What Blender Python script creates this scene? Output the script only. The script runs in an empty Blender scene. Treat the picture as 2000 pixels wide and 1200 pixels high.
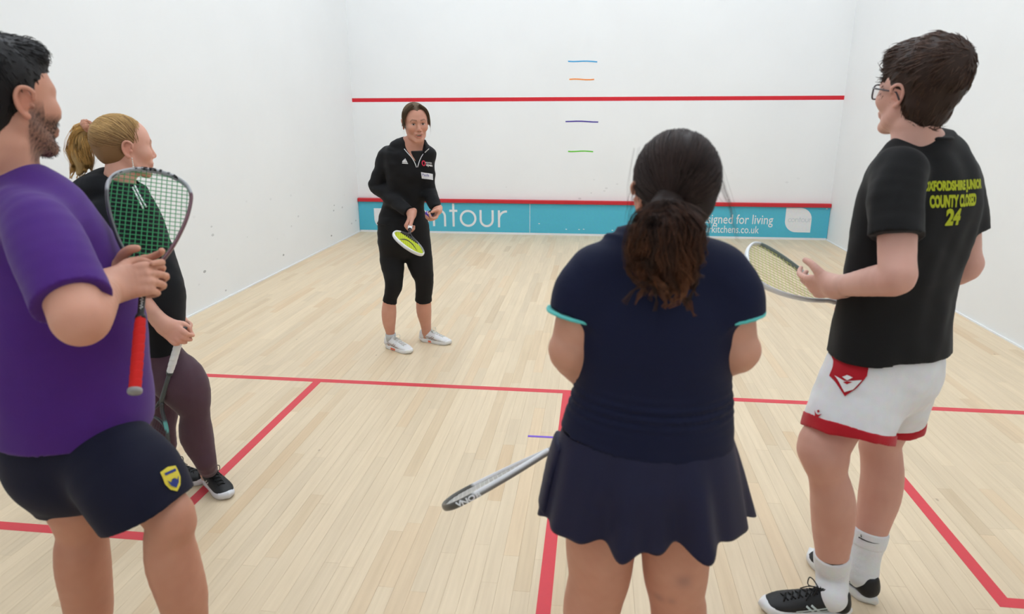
import bpy, bmesh, math, random
import numpy as np
from mathutils import Vector, Matrix
from mathutils.bvhtree import BVHTree

# ---------------------------------------------------------------- camera, light, exposure
SC = bpy.context.scene
COL = SC.collection
F_PX, CX, CY, CZ = 1308.66, 3.3287, 0.5054, 1.6281
YAW, PITCH, ROLL = -0.1222, -0.2817, -0.0027
_fw = np.array([math.sin(YAW)*math.cos(PITCH), math.cos(YAW)*math.cos(PITCH), math.sin(PITCH)])
_r = np.array([math.cos(YAW), -math.sin(YAW), 0.0]); _u = np.cross(_r, _fw)
CR = _r*math.cos(ROLL)+_u*math.sin(ROLL); CU = -_r*math.sin(ROLL)+_u*math.cos(ROLL)
CC = np.array([CX, CY, CZ])
cam_data = bpy.data.cameras.new('camera'); cam = bpy.data.objects.new('camera', cam_data); COL.objects.link(cam)
cam_data.sensor_width = 36; cam_data.lens = F_PX/2000*36; cam_data.clip_start = 0.05
m = Matrix.Identity(4)
for i in range(3):
    m[i][0] = CR[i]; m[i][1] = CU[i]; m[i][2] = -_fw[i]; m[i][3] = CC[i]
cam.matrix_world = m
SC.camera = cam
cam_data.dof.use_dof = True; cam_data.dof.focus_distance = 4.6; cam_data.dof.aperture_fstop = 3.6
SC.view_settings.view_transform = 'Standard'; SC.view_settings.look = 'None'
SC.view_settings.gamma = 1; SC.view_settings.use_curve_mapping = False
SC.view_settings.exposure = 0.0
world = bpy.data.worlds.new('world'); SC.world = world; world.use_nodes = True
world.node_tree.nodes['Background'].inputs[0].default_value = (0.9, 0.95, 1, 1)
world.node_tree.nodes['Background'].inputs[1].default_value = 0.3
LAMP_W = 35.2      # watts of each ceiling fitting

def ray(a, b): return _fw+CR*(a-1000)/F_PX+CU*(600-b)/F_PX
def G(a, b, z=0.0):                       # pixel -> point on the horizontal plane z
    d = ray(a, b); return CC+d*(z-CZ)/d[2]
def W(a, b, Y):                           # pixel -> point at court depth Y
    d = ray(a, b); return CC+d*(Y-CY)/d[1]
def pxm(p): return F_PX/float((np.array(p)-CC)@_fw)     # pixels per metre at a point

# ---------------------------------------------------------------- helpers
def tag(o, label=None, cat=None, group=None, kind=None):
    if label: o['label'] = label
    if cat: o['category'] = cat
    if group: o['group'] = group
    if kind: o['kind'] = kind
    return o
def empty(name, loc=(0, 0, 0)):
    o = bpy.data.objects.new(name, None); COL.objects.link(o); o.location = loc; o.empty_display_size = .1
    return o
def link(name, me, mat=None, parent=None):
    o = bpy.data.objects.new(name, me); COL.objects.link(o)
    if mat: me.materials.append(mat)
    if parent is not None:
        o.parent = parent
        o.matrix_parent_inverse = Matrix.Translation(-Vector(parent.location))   # parents are unrotated empties or meshes at 0
    return o
def mesh(name, V, Fc, mat=None, parent=None, smooth=False, cols=None):
    me = bpy.data.meshes.new(name)
    V = np.asarray(V, np.float32)
    if isinstance(Fc, np.ndarray) and Fc.ndim == 2:
        n, k = Fc.shape
        me.vertices.add(len(V)); me.vertices.foreach_set('co', V.ravel())
        me.loops.add(n*k); me.loops.foreach_set('vertex_index', Fc.ravel().astype(np.int32))
        me.polygons.add(n); me.polygons.foreach_set('loop_start', np.arange(0, n*k, k, dtype=np.int32))
        me.polygons.foreach_set('loop_total', np.full(n, k, np.int32))
        me.update(calc_edges=True)
    else:
        me.from_pydata([tuple(map(float, v)) for v in V], [], [tuple(map(int, f)) for f in Fc])
    if smooth: me.polygons.foreach_set('use_smooth', np.ones(len(me.polygons), bool))
    if cols is not None:
        at = me.color_attributes.new('col', 'FLOAT_COLOR', 'POINT')
        c = np.ones((len(V), 4), np.float32); c[:, :3] = cols
        at.data.foreach_set('color', c.ravel())
    return link(name, me, mat, parent)
def box_vf(lo, hi):
    x0, y0, z0 = lo; x1, y1, z1 = hi
    V = [(x0,y0,z0),(x1,y0,z0),(x1,y1,z0),(x0,y1,z0),(x0,y0,z1),(x1,y0,z1),(x1,y1,z1),(x0,y1,z1)]
    Fc = [(0,3,2,1),(4,5,6,7),(0,1,5,4),(1,2,6,5),(2,3,7,6),(3,0,4,7)]
    return V, Fc
def box(name, lo, hi, mat, parent=None, bevel=0):
    V, Fc = box_vf(lo, hi)
    if bevel:
        bm = bmesh.new(); vs = [bm.verts.new(v) for v in V]
        for f in Fc: bm.faces.new([vs[i] for i in f])
        bmesh.ops.bevel(bm, geom=bm.edges[:], offset=bevel, segments=2, affect='EDGES', profile=.5)
        me = bpy.data.meshes.new(name); bm.to_mesh(me); bm.free()
        return link(name, me, mat, parent)
    return mesh(name, V, Fc, mat, parent)
def join_vf(parts):
    V = []; Fc = []; n = 0
    for v, f in parts:
        V.append(np.asarray(v, np.float32)); Fc += [tuple(i+n for i in q) for q in f]; n += len(v)
    return np.concatenate(V), Fc
def nrm(v):
    v = np.asarray(v, float); return v/max(np.linalg.norm(v), 1e-9)
def tube_vf(pts, rad, sides=8, cap=True, up=None, flat=None):
    """swept tube through pts; rad scalar or list; flat=(a,b) factors on the two cross axes"""
    pts = [np.asarray(p, float) for p in pts]; n = len(pts)
    rad = [rad]*n if np.isscalar(rad) else list(rad)
    V = []; Fc = []; A = None
    for i in range(n):
        T = nrm(pts[min(i+1, n-1)]-pts[max(i-1, 0)])
        if A is None:
            A = np.asarray(up, float) if up is not None else (np.array([0, 0, 1.]) if abs(T[2]) < .9 else np.array([1., 0, 0]))
        A = nrm(A-T*(A@T)); B = np.cross(T, A)
        fa, fb = flat if flat else (1, 1)
        for j in range(sides):
            t = 2*math.pi*j/sides
            V.append(pts[i]+A*math.cos(t)*rad[i]*fa+B*math.sin(t)*rad[i]*fb)
    for i in range(n-1):
        for j in range(sides):
            a = i*sides+j; b = i*sides+(j+1) % sides
            Fc.append((a, b, b+sides, a+sides))
    if cap:
        Fc.append(tuple(range(sides))[::-1]); Fc.append(tuple((n-1)*sides+j for j in range(sides)))
    return V, Fc
def spline(pts, n):
    """Catmull-Rom through pts, n samples"""
    P = np.asarray(pts, float); P = np.vstack([2*P[0]-P[1], P, 2*P[-1]-P[-2]])
    out = []; m_ = len(P)-3
    for t in np.linspace(0, m_-1e-6, n):
        i = int(t); u = t-i; a, b, c, d = P[i:i+4]
        out.append(.5*((2*b)+(c-a)*u+(2*a-5*b+4*c-d)*u*u+(3*b-a-3*c+d)*u**3))
    return np.array(out)

# ---------------------------------------------------------------- materials
def mat(name, color=(.8, .8, .8), rough=.6, spec=.3, metal=0.0, attr=None, bump=None, sheen=0, sss=0, alpha=1):
    """plain procedural principled material; attr = colour attribute; bump = (scale, strength, distance)"""
    M = bpy.data.materials.new(name); M.use_nodes = True
    nt = M.node_tree; b = nt.nodes['Principled BSDF']
    b.inputs['Base Color'].default_value = (*color, 1); b.inputs['Roughness'].default_value = rough
    b.inputs['Specular IOR Level'].default_value = spec; b.inputs['Metallic'].default_value = metal
    if sheen: b.inputs['Sheen Weight'].default_value = sheen; b.inputs['Sheen Roughness'].default_value = .5
    if sss:
        b.inputs['Subsurface Weight'].default_value = sss; b.inputs['Subsurface Radius'].default_value = (.012, .005, .003)
        b.inputs['Subsurface Scale'].default_value = 1.0
    if alpha < 1: b.inputs['Alpha'].default_value = alpha
    tc = nt.nodes.new('ShaderNodeTexCoord')
    if attr:
        a = nt.nodes.new('ShaderNodeAttribute'); a.attribute_name = attr
        nt.links.new(a.outputs['Color'], b.inputs['Base Color'])
    else:
        # a little mottling so that no surface is dead flat
        no = nt.nodes.new('ShaderNodeTexNoise'); no.inputs['Scale'].default_value = 40; no.inputs['Detail'].default_value = 3
        nt.links.new(tc.outputs['Object'], no.inputs['Vector'])
        mx = nt.nodes.new('ShaderNodeMixRGB'); mx.blend_type = 'MULTIPLY'; mx.inputs[0].default_value = .12
        mx.inputs[1].default_value = (*color, 1); nt.links.new(no.outputs['Color'], mx.inputs[2])
        hs = nt.nodes.new('ShaderNodeHueSaturation'); hs.inputs['Value'].default_value = 1.06
        nt.links.new(mx.outputs[0], hs.inputs['Color']); nt.links.new(hs.outputs[0], b.inputs['Base Color'])
    if bump:
        sc, st, di = bump
        n2 = nt.nodes.new('ShaderNodeTexNoise'); n2.inputs['Scale'].default_value = sc; n2.inputs['Detail'].default_value = 4
        nt.links.new(tc.outputs['Object'], n2.inputs['Vector'])
        bp = nt.nodes.new('ShaderNodeBump'); bp.inputs['Strength'].default_value = st; bp.inputs['Distance'].default_value = di
        nt.links.new(n2.outputs[0], bp.inputs['Height']); nt.links.new(bp.outputs[0], b.inputs['Normal'])
    return M
def lin(r, g, b):                          # sRGB 0-255 -> linear
    return tuple(((c/255)/12.92 if c/255 <= .04045 else ((c/255+.055)/1.055)**2.4) for c in (r, g, b))

# ---------------------------------------------------------------- the court
LEN, WID, HGT = 9.75, 6.40, 5.8
def wall_material():
    M = bpy.data.materials.new('white_court_plaster'); M.use_nodes = True; nt = M.node_tree; b = nt.nodes['Principled BSDF']
    b.inputs['Roughness'].default_value = .55; b.inputs['Specular IOR Level'].default_value = .25
    g = nt.nodes.new('ShaderNodeNewGeometry')
    n1 = nt.nodes.new('ShaderNodeTexNoise'); n1.inputs['Scale'].default_value = 1.3; n1.inputs['Detail'].default_value = 5
    nt.links.new(g.outputs['Position'], n1.inputs['Vector'])
    cr = nt.nodes.new('ShaderNodeValToRGB')
    cr.color_ramp.elements[0].position = .3; cr.color_ramp.elements[0].color = (.845, .85, .845, 1)
    cr.color_ramp.elements[1].position = .7; cr.color_ramp.elements[1].color = (.87, .875, .87, 1)
    nt.links.new(n1.outputs[0], cr.inputs[0])
    # ball scuffs: sparse small dark specks, thicker low down where rallies hit
    mp = nt.nodes.new('ShaderNodeMapping'); mp.inputs['Scale'].default_value = (6, 6, 11)
    nt.links.new(g.outputs['Position'], mp.inputs['Vector'])
    vo = nt.nodes.new('ShaderNodeTexVoronoi'); vo.inputs['Scale'].default_value = 1; nt.links.new(mp.outputs[0], vo.inputs['Vector'])
    lt = nt.nodes.new('ShaderNodeMath'); lt.operation = 'LESS_THAN'; lt.inputs[1].default_value = .13
    nt.links.new(vo.outputs['Distance'], lt.inputs[0])
    sp = nt.nodes.new('ShaderNodeSeparateColor'); nt.links.new(vo.outputs['Color'], sp.inputs[0])
    gt = nt.nodes.new('ShaderNodeMath'); gt.operation = 'GREATER_THAN'; gt.inputs[1].default_value = .66
    nt.links.new(sp.outputs[0], gt.inputs[0])
    mu = nt.nodes.new('ShaderNodeMath'); mu.operation = 'MULTIPLY'; nt.links.new(lt.outputs[0], mu.inputs[0]); nt.links.new(gt.outputs[0], mu.inputs[1])
    st = nt.nodes.new('ShaderNodeMath'); st.operation = 'MULTIPLY'; nt.links.new(mu.outputs[0], st.inputs[0]); nt.links.new(sp.outputs[1], st.inputs[1])
    xy = nt.nodes.new('ShaderNodeSeparateXYZ'); nt.links.new(g.outputs['Position'], xy.inputs[0])
    mr = nt.nodes.new('ShaderNodeMapRange'); mr.inputs[1].default_value = .9; mr.inputs[2].default_value = .25; mr.inputs[3].default_value = 0; mr.inputs[4].default_value = .8
    nt.links.new(xy.outputs[2], mr.inputs[0])
    s2 = nt.nodes.new('ShaderNodeMath'); s2.operation = 'MULTIPLY'; nt.links.new(st.outputs[0], s2.inputs[0]); nt.links.new(mr.outputs[0], s2.inputs[1])
    mx = nt.nodes.new('ShaderNodeMixRGB'); nt.links.new(s2.outputs[0], mx.inputs[0]); nt.links.new(cr.outputs[0], mx.inputs[1]); mx.inputs[2].default_value = (.12, .12, .12, 1)
    nt.links.new(mx.outputs[0], b.inputs['Base Color'])
    n2 = nt.nodes.new('ShaderNodeTexNoise'); n2.inputs['Scale'].default_value = 9; n2.inputs['Detail'].default_value = 6
    nt.links.new(g.outputs['Position'], n2.inputs['Vector'])
    bp = nt.nodes.new('ShaderNodeBump'); bp.inputs['Strength'].default_value = .12; bp.inputs['Distance'].default_value = .01
    nt.links.new(n2.outputs[0], bp.inputs['Height']); nt.links.new(bp.outputs[0], b.inputs['Normal'])
    return M
M_WALL = wall_material()
M_CEIL = mat('white_ceiling_paint', (.8, .8, .8), .8)
T = .15
wall_front = tag(box('wall_front', (-T, LEN, -.1), (WID+T, LEN+T, HGT), M_WALL), 'white plastered front wall of the squash court', kind='structure')
wall_left = tag(box('wall_left', (-T, -T, -.1), (0, LEN, HGT), M_WALL), 'white left side wall with small ball scuffs', kind='structure')
wall_right = tag(box('wall_right', (WID, -T, -.1), (WID+T, LEN, HGT), M_WALL), 'white right side wall with small ball scuffs', kind='structure')
wall_back = tag(box('wall_back', (0, -T, -.1), (WID, 0, HGT), M_WALL), 'white back wall behind the camera', kind='structure')
ceiling = tag(box('ceiling', (-T, -T, HGT), (WID+T, LEN+T, HGT+.1), M_CEIL), 'plain white ceiling above the court', kind='structure')

def wood_material():
    M = bpy.data.materials.new('maple_strip'); M.use_nodes = True; nt = M.node_tree; b = nt.nodes['Principled BSDF']
    b.inputs['Roughness'].default_value = .42; b.inputs['Specular IOR Level'].default_value = .32
    at = nt.nodes.new('ShaderNodeAttribute'); at.attribute_name = 'col'
    g = nt.nodes.new('ShaderNodeNewGeometry')
    mp = nt.nodes.new('ShaderNodeMapping'); mp.inputs['Scale'].default_value = (55, 2.2, 1); nt.links.new(g.outputs['Position'], mp.inputs['Vector'])
    n = nt.nodes.new('ShaderNodeTexNoise'); n.inputs['Scale'].default_value = 1; n.inputs['Detail'].default_value = 6; n.inputs['Roughness'].default_value = .6
    nt.links.new(mp.outputs[0], n.inputs['Vector'])
    cr = nt.nodes.new('ShaderNodeValToRGB'); cr.color_ramp.elements[0].position = .3; cr.color_ramp.elements[0].color = (.90, .885, .86, 1)
    cr.color_ramp.elements[1].position = .65; cr.color_ramp.elements[1].color = (1, 1, 1, 1); nt.links.new(n.outputs[0], cr.inputs[0])
    mx = nt.nodes.new('ShaderNodeMixRGB'); mx.blend_type = 'MULTIPLY'; mx.inputs[0].default_value = 1
    nt.links.new(at.outputs['Color'], mx.inputs[1]); nt.links.new(cr.outputs[0], mx.inputs[2])
    # scattered knots and heel marks
    m2 = nt.nodes.new('ShaderNodeMapping'); m2.inputs['Scale'].default_value = (7, 3.5, 1); nt.links.new(g.outputs['Position'], m2.inputs['Vector'])
    vo = nt.nodes.new('ShaderNodeTexVoronoi'); vo.inputs['Scale'].default_value = 1; nt.links.new(m2.outputs[0], vo.inputs['Vector'])
    lt = nt.nodes.new('ShaderNodeMapRange'); lt.inputs[1].default_value = .05; lt.inputs[2].default_value = .025; nt.links.new(vo.outputs['Distance'], lt.inputs[0])
    sp = nt.nodes.new('ShaderNodeSeparateColor'); nt.links.new(vo.outputs['Color'], sp.inputs[0])
    gt = nt.nodes.new('ShaderNodeMath'); gt.operation = 'GREATER_THAN'; gt.inputs[1].default_value = .9; nt.links.new(sp.outputs[0], gt.inputs[0])
    mu = nt.nodes.new('ShaderNodeMath'); mu.operation = 'MULTIPLY'; nt.links.new(lt.outputs[0], mu.inputs[0]); nt.links.new(gt.outputs[0], mu.inputs[1])
    m3 = nt.nodes.new('ShaderNodeMath'); m3.operation = 'MULTIPLY'; nt.links.new(mu.outputs[0], m3.inputs[0]); m3.inputs[1].default_value = .5
    mk = nt.nodes.new('ShaderNodeMixRGB'); nt.links.new(m3.outputs[0], mk.inputs[0]); nt.links.new(mx.outputs[0], mk.inputs[1]); mk.inputs[2].default_value = (.22, .13, .07, 1)
    nt.links.new(mk.outputs[0], b.inputs['Base Color'])
    return M
M_WOOD = wood_material()
M_GAP = mat('dark_joint', (.64, .52, .37), .8)
floor = tag(box('floor', (0, 0, -.06), (WID, LEN, -.011), M_GAP), 'pale maple strip floor of the squash court', kind='structure')
def build_planks():
    rnd = random.Random(7); w = .0605; planks = []
    nx = int(math.ceil(WID/w))
    for i in range(nx):
        x0 = i*w; x1 = min((i+1)*w, WID); y = -rnd.uniform(0, .9)
        while y < LEN:
            l = rnd.choice((.35, .5, .65, .8, .95, 1.1, 1.3)) * rnd.uniform(.85, 1.15)
            planks.append((x0, x1, max(y, 0), min(y+l, LEN))); y += l
    def col():
        t = rnd.gauss(0, 1); base = np.array([.745, .602, .418])
        c = base*(1+.028*t)
        if rnd.random() < .10: c = c*np.array([.99, .945, .90])
        if rnd.random() < .10: c = c*np.array([.95, .92, .88])
        return np.clip(c, 0, 1)
    def geo(p):
        e = .0002; x0, x1, y0, y1 = p; x0 += e; x1 -= e; y0 += e; y1 -= e; b = .0004
        V = [(x0, y0, -.0105), (x1, y0, -.0105), (x1, y1, -.0105), (x0, y1, -.0105),
             (x0, y0, -b), (x1, y0, -b), (x1, y1, -b), (x0, y1, -b),
             (x0+b, y0+b, 0), (x1-b, y0+b, 0), (x1-b, y1-b, 0), (x0+b, y1-b, 0)]
        Fc = [(0, 1, 5, 4), (1, 2, 6, 5), (2, 3, 7, 6), (3, 0, 4, 7), (4, 5, 9, 8), (5, 6, 10, 9), (6, 7, 11, 10), (7, 4, 8, 11), (8, 9, 10, 11)]
        return V, Fc
    def size(p):                      # how large a strip shows in the photograph
        c = np.array([(p[0]+p[1])/2, (p[2]+p[3])/2, 0]); d = c-CC; z = d@_fw
        if z < .3: return 0
        u = F_PX*(d@CR)/z; v = F_PX*(d@CU)/z
        if abs(u) > 1040 or abs(v) > 640: return 0
        return (p[1]-p[0])*(p[3]-p[2])/z**3
    planks.sort(key=size, reverse=True)
    rest = []; rc = []
    for k, p in enumerate(planks):
        c = col()
        if k < 300:
            V, Fc = geo(p); mesh('plank', V, Fc, M_WOOD, floor, cols=np.tile(c, (len(V), 1)))
        else:
            rest.append(geo(p)); rc.append(np.tile(c, (12, 1)))
    V, Fc = join_vf(rest)
    o = mesh('planks_beyond', V, Fc, M_WOOD, floor, cols=np.concatenate(rc)); tag(o, kind='stuff')
build_planks()

M_LINE = mat('red_line_paint', lin(214, 62, 72), .45, .35)
M_LINE2 = mat('red_wall_paint', lin(214, 40, 52), .5, .3)
def fl(x0, x1, y0, y1, lab):
    o = box('court_line', (x0, y0, -.004), (x1, y1, .0008), M_LINE, floor); o['label'] = lab
fl(0, WID, 4.26, 4.31, 'red short line painted across the floor')
fl(3.175, 3.225, 0, 4.26, 'red half-court line painted on the floor')
fl(1.60, 1.65, 2.61, 4.26, 'red inner edge of the left service box')
fl(0, 1.60, 2.61, 2.66, 'red back edge of the left service box')
fl(4.75, 4.80, 2.61, 4.26, 'red inner edge of the right service box')
fl(4.80, WID, 2.61, 2.66, 'red back edge of the right service box')
o = box('service_line', (0, LEN-.001, 1.78), (WID, LEN+.004, 1.83), M_LINE2, wall_front); o['label'] = 'red service line painted across the front wall'
M_BEAD = mat('white_bead', (.85, .86, .86), .5)
tag(box('baseboard_left', (0, 0, -.005), (.012, LEN-.012, .012), M_BEAD), 'thin white bead along the foot of the left wall', kind='structure')
tag(box('baseboard_right', (WID-.012, 0, -.005), (WID, LEN-.012, .012), M_BEAD), 'thin white bead along the foot of the right wall', kind='structure')
tag(box('baseboard_back', (.012, 0, -.005), (WID-.012, .012, .012), M_BEAD), 'thin white bead along the foot of the back wall', kind='structure')

# ceiling fittings
M_CASE = mat('fitting_case', (.75, .75, .75), .5)
M_EMIT = bpy.data.materials.new('lamp_diffuser'); M_EMIT.use_nodes = True
_b = M_EMIT.node_tree.nodes['Principled BSDF']; _b.inputs['Base Color'].default_value = (.9, .9, .9, 1)
LX, LY = 1.5, .6
_b.inputs['Emission Color'].default_value = (.88, .965, 1.06, 1)
_b.inputs['Emission Strength'].default_value = LAMP_W/(LX*LY*math.pi)
k = 0
for x, wx in ((1.5, 'left'), (4.9, 'right')):
    for y, wy in ((1.9, 'nearest the back wall'), (4.2, 'second from the back wall'), (6.3, 'second from the front wall'), (8.1, 'nearest the front wall')):
        e = empty('ceiling_light', (x, y, HGT)); tag(e, 'flat fluorescent fitting on the %s half of the ceiling, %s' % (wx, wy), 'ceiling light', 'fluorescent fittings above the court')
        box('housing', (x-LX/2-.03, y-LY/2-.03, HGT-.08), (x+LX/2+.03, y+LY/2+.03, HGT), M_CASE, e)
        box('diffuser', (x-LX/2, y-LY/2, HGT-.095), (x+LX/2, y+LY/2, HGT-.075), M_EMIT, e)

# ---------------------------------------------------------------- implicit-surface modeller (numpy surface nets)
f32 = np.float32
class Loft:
    """swept ellipse through nodes (point, a, b); a lies along lat, b across it; n>2 squares the section"""
    def __init__(s, nodes, lat=None, k=.002, n=2.0, flat0=False, flat1=False, dense=3):
        p = np.array([q[0] for q in nodes], float); a = np.array([q[1] for q in nodes], float)
        b = np.array([q[2] if len(q) > 2 else q[1] for q in nodes], float)
        if len(p) >= 3 and dense > 1:
            D = spline(np.c_[p, a, b], (len(p)-1)*dense+1); p, a, b = D[:, :3], np.maximum(D[:, 3], .002), np.maximum(D[:, 4], .002)
        s.p, s.a, s.b = p, a, b; s.k = .002; s.n = n; s.flat0 = flat0; s.flat1 = flat1
        if lat is None: lat = np.array([1., 0, 0]) if abs(nrm(p[-1]-p[0])[0]) < .8 else np.array([0, 0, 1.])
        s.lat = np.asarray(lat, float)
    def bbox(s, infl=0):
        r = (np.maximum(s.a, s.b)+infl)[:, None]+.02
        return (s.p-r).min(0)-.01, (s.p+r).max(0)+.01
    def pts(s, noflat):
        p = s.p.copy()
        if noflat:
            if s.flat0: p[0] = p[0]-nrm(p[1]-p[0])*.02
            if s.flat1: p[-1] = p[-1]+nrm(p[-1]-p[-2])*.02
        return p
    def seg(s, i, p, P, infl):
        d = p[i+1]-p[i]; L = np.linalg.norm(d)+1e-9; T = d/L; A = nrm(s.lat-T*(s.lat@T)); B = np.cross(T, A)
        q = P-p[i].astype(f32); w = q@T.astype(f32); t = np.clip(w/f32(L), 0, 1); w = w-t*f32(L)
        a = (s.a[i]+infl+(s.a[i+1]-s.a[i])*t).astype(f32); b = (s.b[i]+infl+(s.b[i+1]-s.b[i])*t).astype(f32)
        u = q@A.astype(f32); v = q@B.astype(f32); mm = np.minimum(a, b)
        if s.n == 2.0:
            x = u/a; y = v/b; z = w/mm
            k0 = np.sqrt(x*x+y*y+z*z); x /= a; y /= b; z /= mm
            return k0*(k0-1)/(np.sqrt(x*x+y*y+z*z)+f32(1e-6))
        n = s.n; k0 = (np.abs(u/a)**n+np.abs(v/b)**n+np.abs(w/mm)**n)**(1/n); return (k0-1)*mm
    def flats(s, D, P, p):
        if s.flat0: D = np.maximum(D, (P-p[0].astype(f32))@(-nrm(p[1]-p[0])).astype(f32))
        if s.flat1: D = np.maximum(D, (P-p[-1].astype(f32))@(nrm(p[-1]-p[-2])).astype(f32))
        return D
    def ev(s, P, infl=0.0, noflat=False):
        p = s.pts(noflat); out = None
        for i in range(len(p)-1):
            d = s.seg(i, p, P, infl); out = d if out is None else smin(out, d, s.k)
        return out if noflat else s.flats(out, P, p)
    def grid(s, ax, pad, infl=0.0, noflat=False):
        """evaluate on a grid, each segment only near itself"""
        p = s.pts(noflat); D = np.full([len(a) for a in ax], .3, f32)
        for i in range(len(p)-1):
            r = max(s.a[i], s.b[i], s.a[i+1], s.b[i+1])+max(infl, 0)+pad
            lo = np.minimum(p[i], p[i+1])-r; hi = np.maximum(p[i], p[i+1])+r
            i0 = [int(np.searchsorted(ax[j], lo[j])) for j in range(3)]; i1 = [int(np.searchsorted(ax[j], hi[j])) for j in range(3)]
            if any(i1[j] <= i0[j] for j in range(3)): continue
            P = np.stack(np.meshgrid(*[ax[j][i0[j]:i1[j]] for j in range(3)], indexing='ij'), -1)
            sl = tuple(slice(i0[j], i1[j]) for j in range(3)); D[sl] = smin(D[sl], s.seg(i, p, P, infl), s.k)
        if not noflat and (s.flat0 or s.flat1):
            D = s.flats(D, np.stack(np.meshgrid(*ax, indexing='ij'), -1), p)
        return D
class Ell:
    """ellipsoid; R = 3x3 with local axes as columns"""
    def __init__(s, c, r, R=None):
        s.c = np.asarray(c, float); s.r = np.asarray(r, float)*np.ones(3); s.R = np.eye(3) if R is None else np.asarray(R, float)
    def bbox(s, infl=0):
        m_ = s.r.max()+infl
        e = np.sqrt(((s.R*(s.r+infl))**2).sum(1)); return s.c-e-.01, s.c+e+.01
    def ev(s, P, infl=0.0, noflat=False):
        q = (P-s.c.astype(f32))@s.R.astype(f32); r = (s.r+infl).astype(f32)
        x = q/r; k0 = np.sqrt((x*x).sum(-1)); x = x/r; k1 = np.sqrt((x*x).sum(-1))+f32(1e-6)
        return k0*(k0-1)/k1
class Plane:
    def __init__(s, c, n): s.c = np.asarray(c, float); s.n = nrm(n)
    def bbox(s, infl=0): return np.full(3, -1e3), np.full(3, 1e3)
    def ev(s, P, infl=0.0, noflat=False): return (P-s.c.astype(f32))@s.n.astype(f32)
def RC(a, b, ra, rb): return Loft([(a, ra), (b, rb)])
def smin(a, b, k):
    if k <= 0: return np.minimum(a, b)
    h = np.maximum(f32(k)-np.abs(a-b), 0)/f32(k)
    return np.minimum(a, b)-h*h*f32(k*.25)
def field(ops, lo, hi, h, infl=0.0, noflat=False):
    """ops: (sign, prim, k) with sign '+', '-' or '&' (keep inside prim)"""
    n = [max(int(math.ceil((hi[i]-lo[i])/h))+1, 2) for i in range(3)]
    ax = [(lo[i]+np.arange(n[i])*h).astype(f32) for i in range(3)]
    Fd = np.full(n, .25, f32)
    for op in ops:
        sg, pr, k = op[0], op[1], op[2]; ii = infl
        b0, b1 = pr.bbox(max(ii, 0)); pad = k+3*h
        i0 = [max(0, int(np.searchsorted(ax[i], b0[i]-pad))) for i in range(3)]
        i1 = [min(n[i], int(np.searchsorted(ax[i], b1[i]+pad))+1) for i in range(3)]
        if any(i1[i]-i0[i] < 1 for i in range(3)): continue
        sl = tuple(slice(i0[i], i1[i]) for i in range(3))
        if sg == '+' and isinstance(pr, Loft):
            Fd[sl] = smin(Fd[sl], pr.grid([ax[i][i0[i]:i1[i]] for i in range(3)], pad+.012, ii, noflat), k); continue
        X, Y, Z = np.meshgrid(ax[0][i0[0]:i1[0]], ax[1][i0[1]:i1[1]], ax[2][i0[2]:i1[2]], indexing='ij')
        P = np.stack([X, Y, Z], -1)
        if sg == '+': Fd[sl] = smin(Fd[sl], pr.ev(P, ii, noflat).astype(f32), k)
        elif sg == '-': Fd[sl] = -smin(-Fd[sl], pr.ev(P).astype(f32), k)
        elif sg == '&': Fd[sl] = -smin(-Fd[sl], -pr.ev(P).astype(f32), k)
    return Fd, ax
def nets(Fd, ax):
    """naive surface nets -> verts, quads"""
    n = Fd.shape; ins = Fd < 0
    c = np.zeros((n[0]-1, n[1]-1, n[2]-1), np.uint8)
    for dx in (0, 1):
        for dy in (0, 1):
            for dz in (0, 1): c += ins[dx:n[0]-1+dx, dy:n[1]-1+dy, dz:n[2]-1+dz]
    act = (c > 0) & (c < 8); ijk = np.argwhere(act)
    if len(ijk) == 0: return np.zeros((0, 3)), np.zeros((0, 4), int)
    idx = np.full(act.shape, -1, np.int32); idx[act] = np.arange(len(ijk))
    off = np.array([[x, y, z] for x in (0, 1) for y in (0, 1) for z in (0, 1)])
    val = np.stack([Fd[ijk[:, 0]+o[0], ijk[:, 1]+o[1], ijk[:, 2]+o[2]] for o in off], 1)
    acc = np.zeros((len(ijk), 3)); cnt = np.zeros(len(ijk))
    for a in range(8):
        for b in range(a+1, 8):
            if np.abs(off[a]-off[b]).sum() != 1: continue
            va, vb = val[:, a], val[:, b]; s = (va < 0) != (vb < 0)
            t = np.where(s, va/np.where(s, va-vb, 1), 0)
            acc += np.where(s[:, None], off[a]+t[:, None]*(off[b]-off[a]), 0); cnt += s
    h = np.array([ax[i][1]-ax[i][0] for i in range(3)]); o0 = np.array([ax[i][0] for i in range(3)])
    V = o0+(ijk+acc/cnt[:, None])*h
    Q = []
    for d in range(3):
        e1, e2 = (d+1) % 3, (d+2) % 3
        sl0 = [slice(None)]*3; sl1 = [slice(None)]*3
        sl0[d] = slice(0, n[d]-1); sl1[d] = slice(1, n[d])
        for e in (e1, e2): sl0[e] = slice(1, n[e]-1); sl1[e] = slice(1, n[e]-1)
        A = ins[tuple(sl0)]; B = ins[tuple(sl1)]
        w = np.argwhere(A != B)
        if len(w) == 0: continue
        flip = A[tuple(w.T)]
        base = w.copy(); base[:, e1] += 1; base[:, e2] += 1       # grid index of edge start
        def cell(s1, s2):
            q = base.copy(); q[:, e1] -= s1; q[:, e2] -= s2
            return idx[q[:, 0], q[:, 1], q[:, 2]]
        quad = np.stack([cell(1, 1), cell(0, 1), cell(0, 0), cell(1, 0)], 1)
        quad[~flip] = quad[~flip][:, ::-1]
        Q.append(quad)
    return V, np.concatenate(Q)
def bounds(ops, pad=.02):
    lo = np.full(3, 1e9); hi = -lo
    for op in ops:
        if op[0] == '+':
            a, b = op[1].bbox(); lo = np.minimum(lo, a); hi = np.maximum(hi, b)
    return lo-pad, hi+pad
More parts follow.
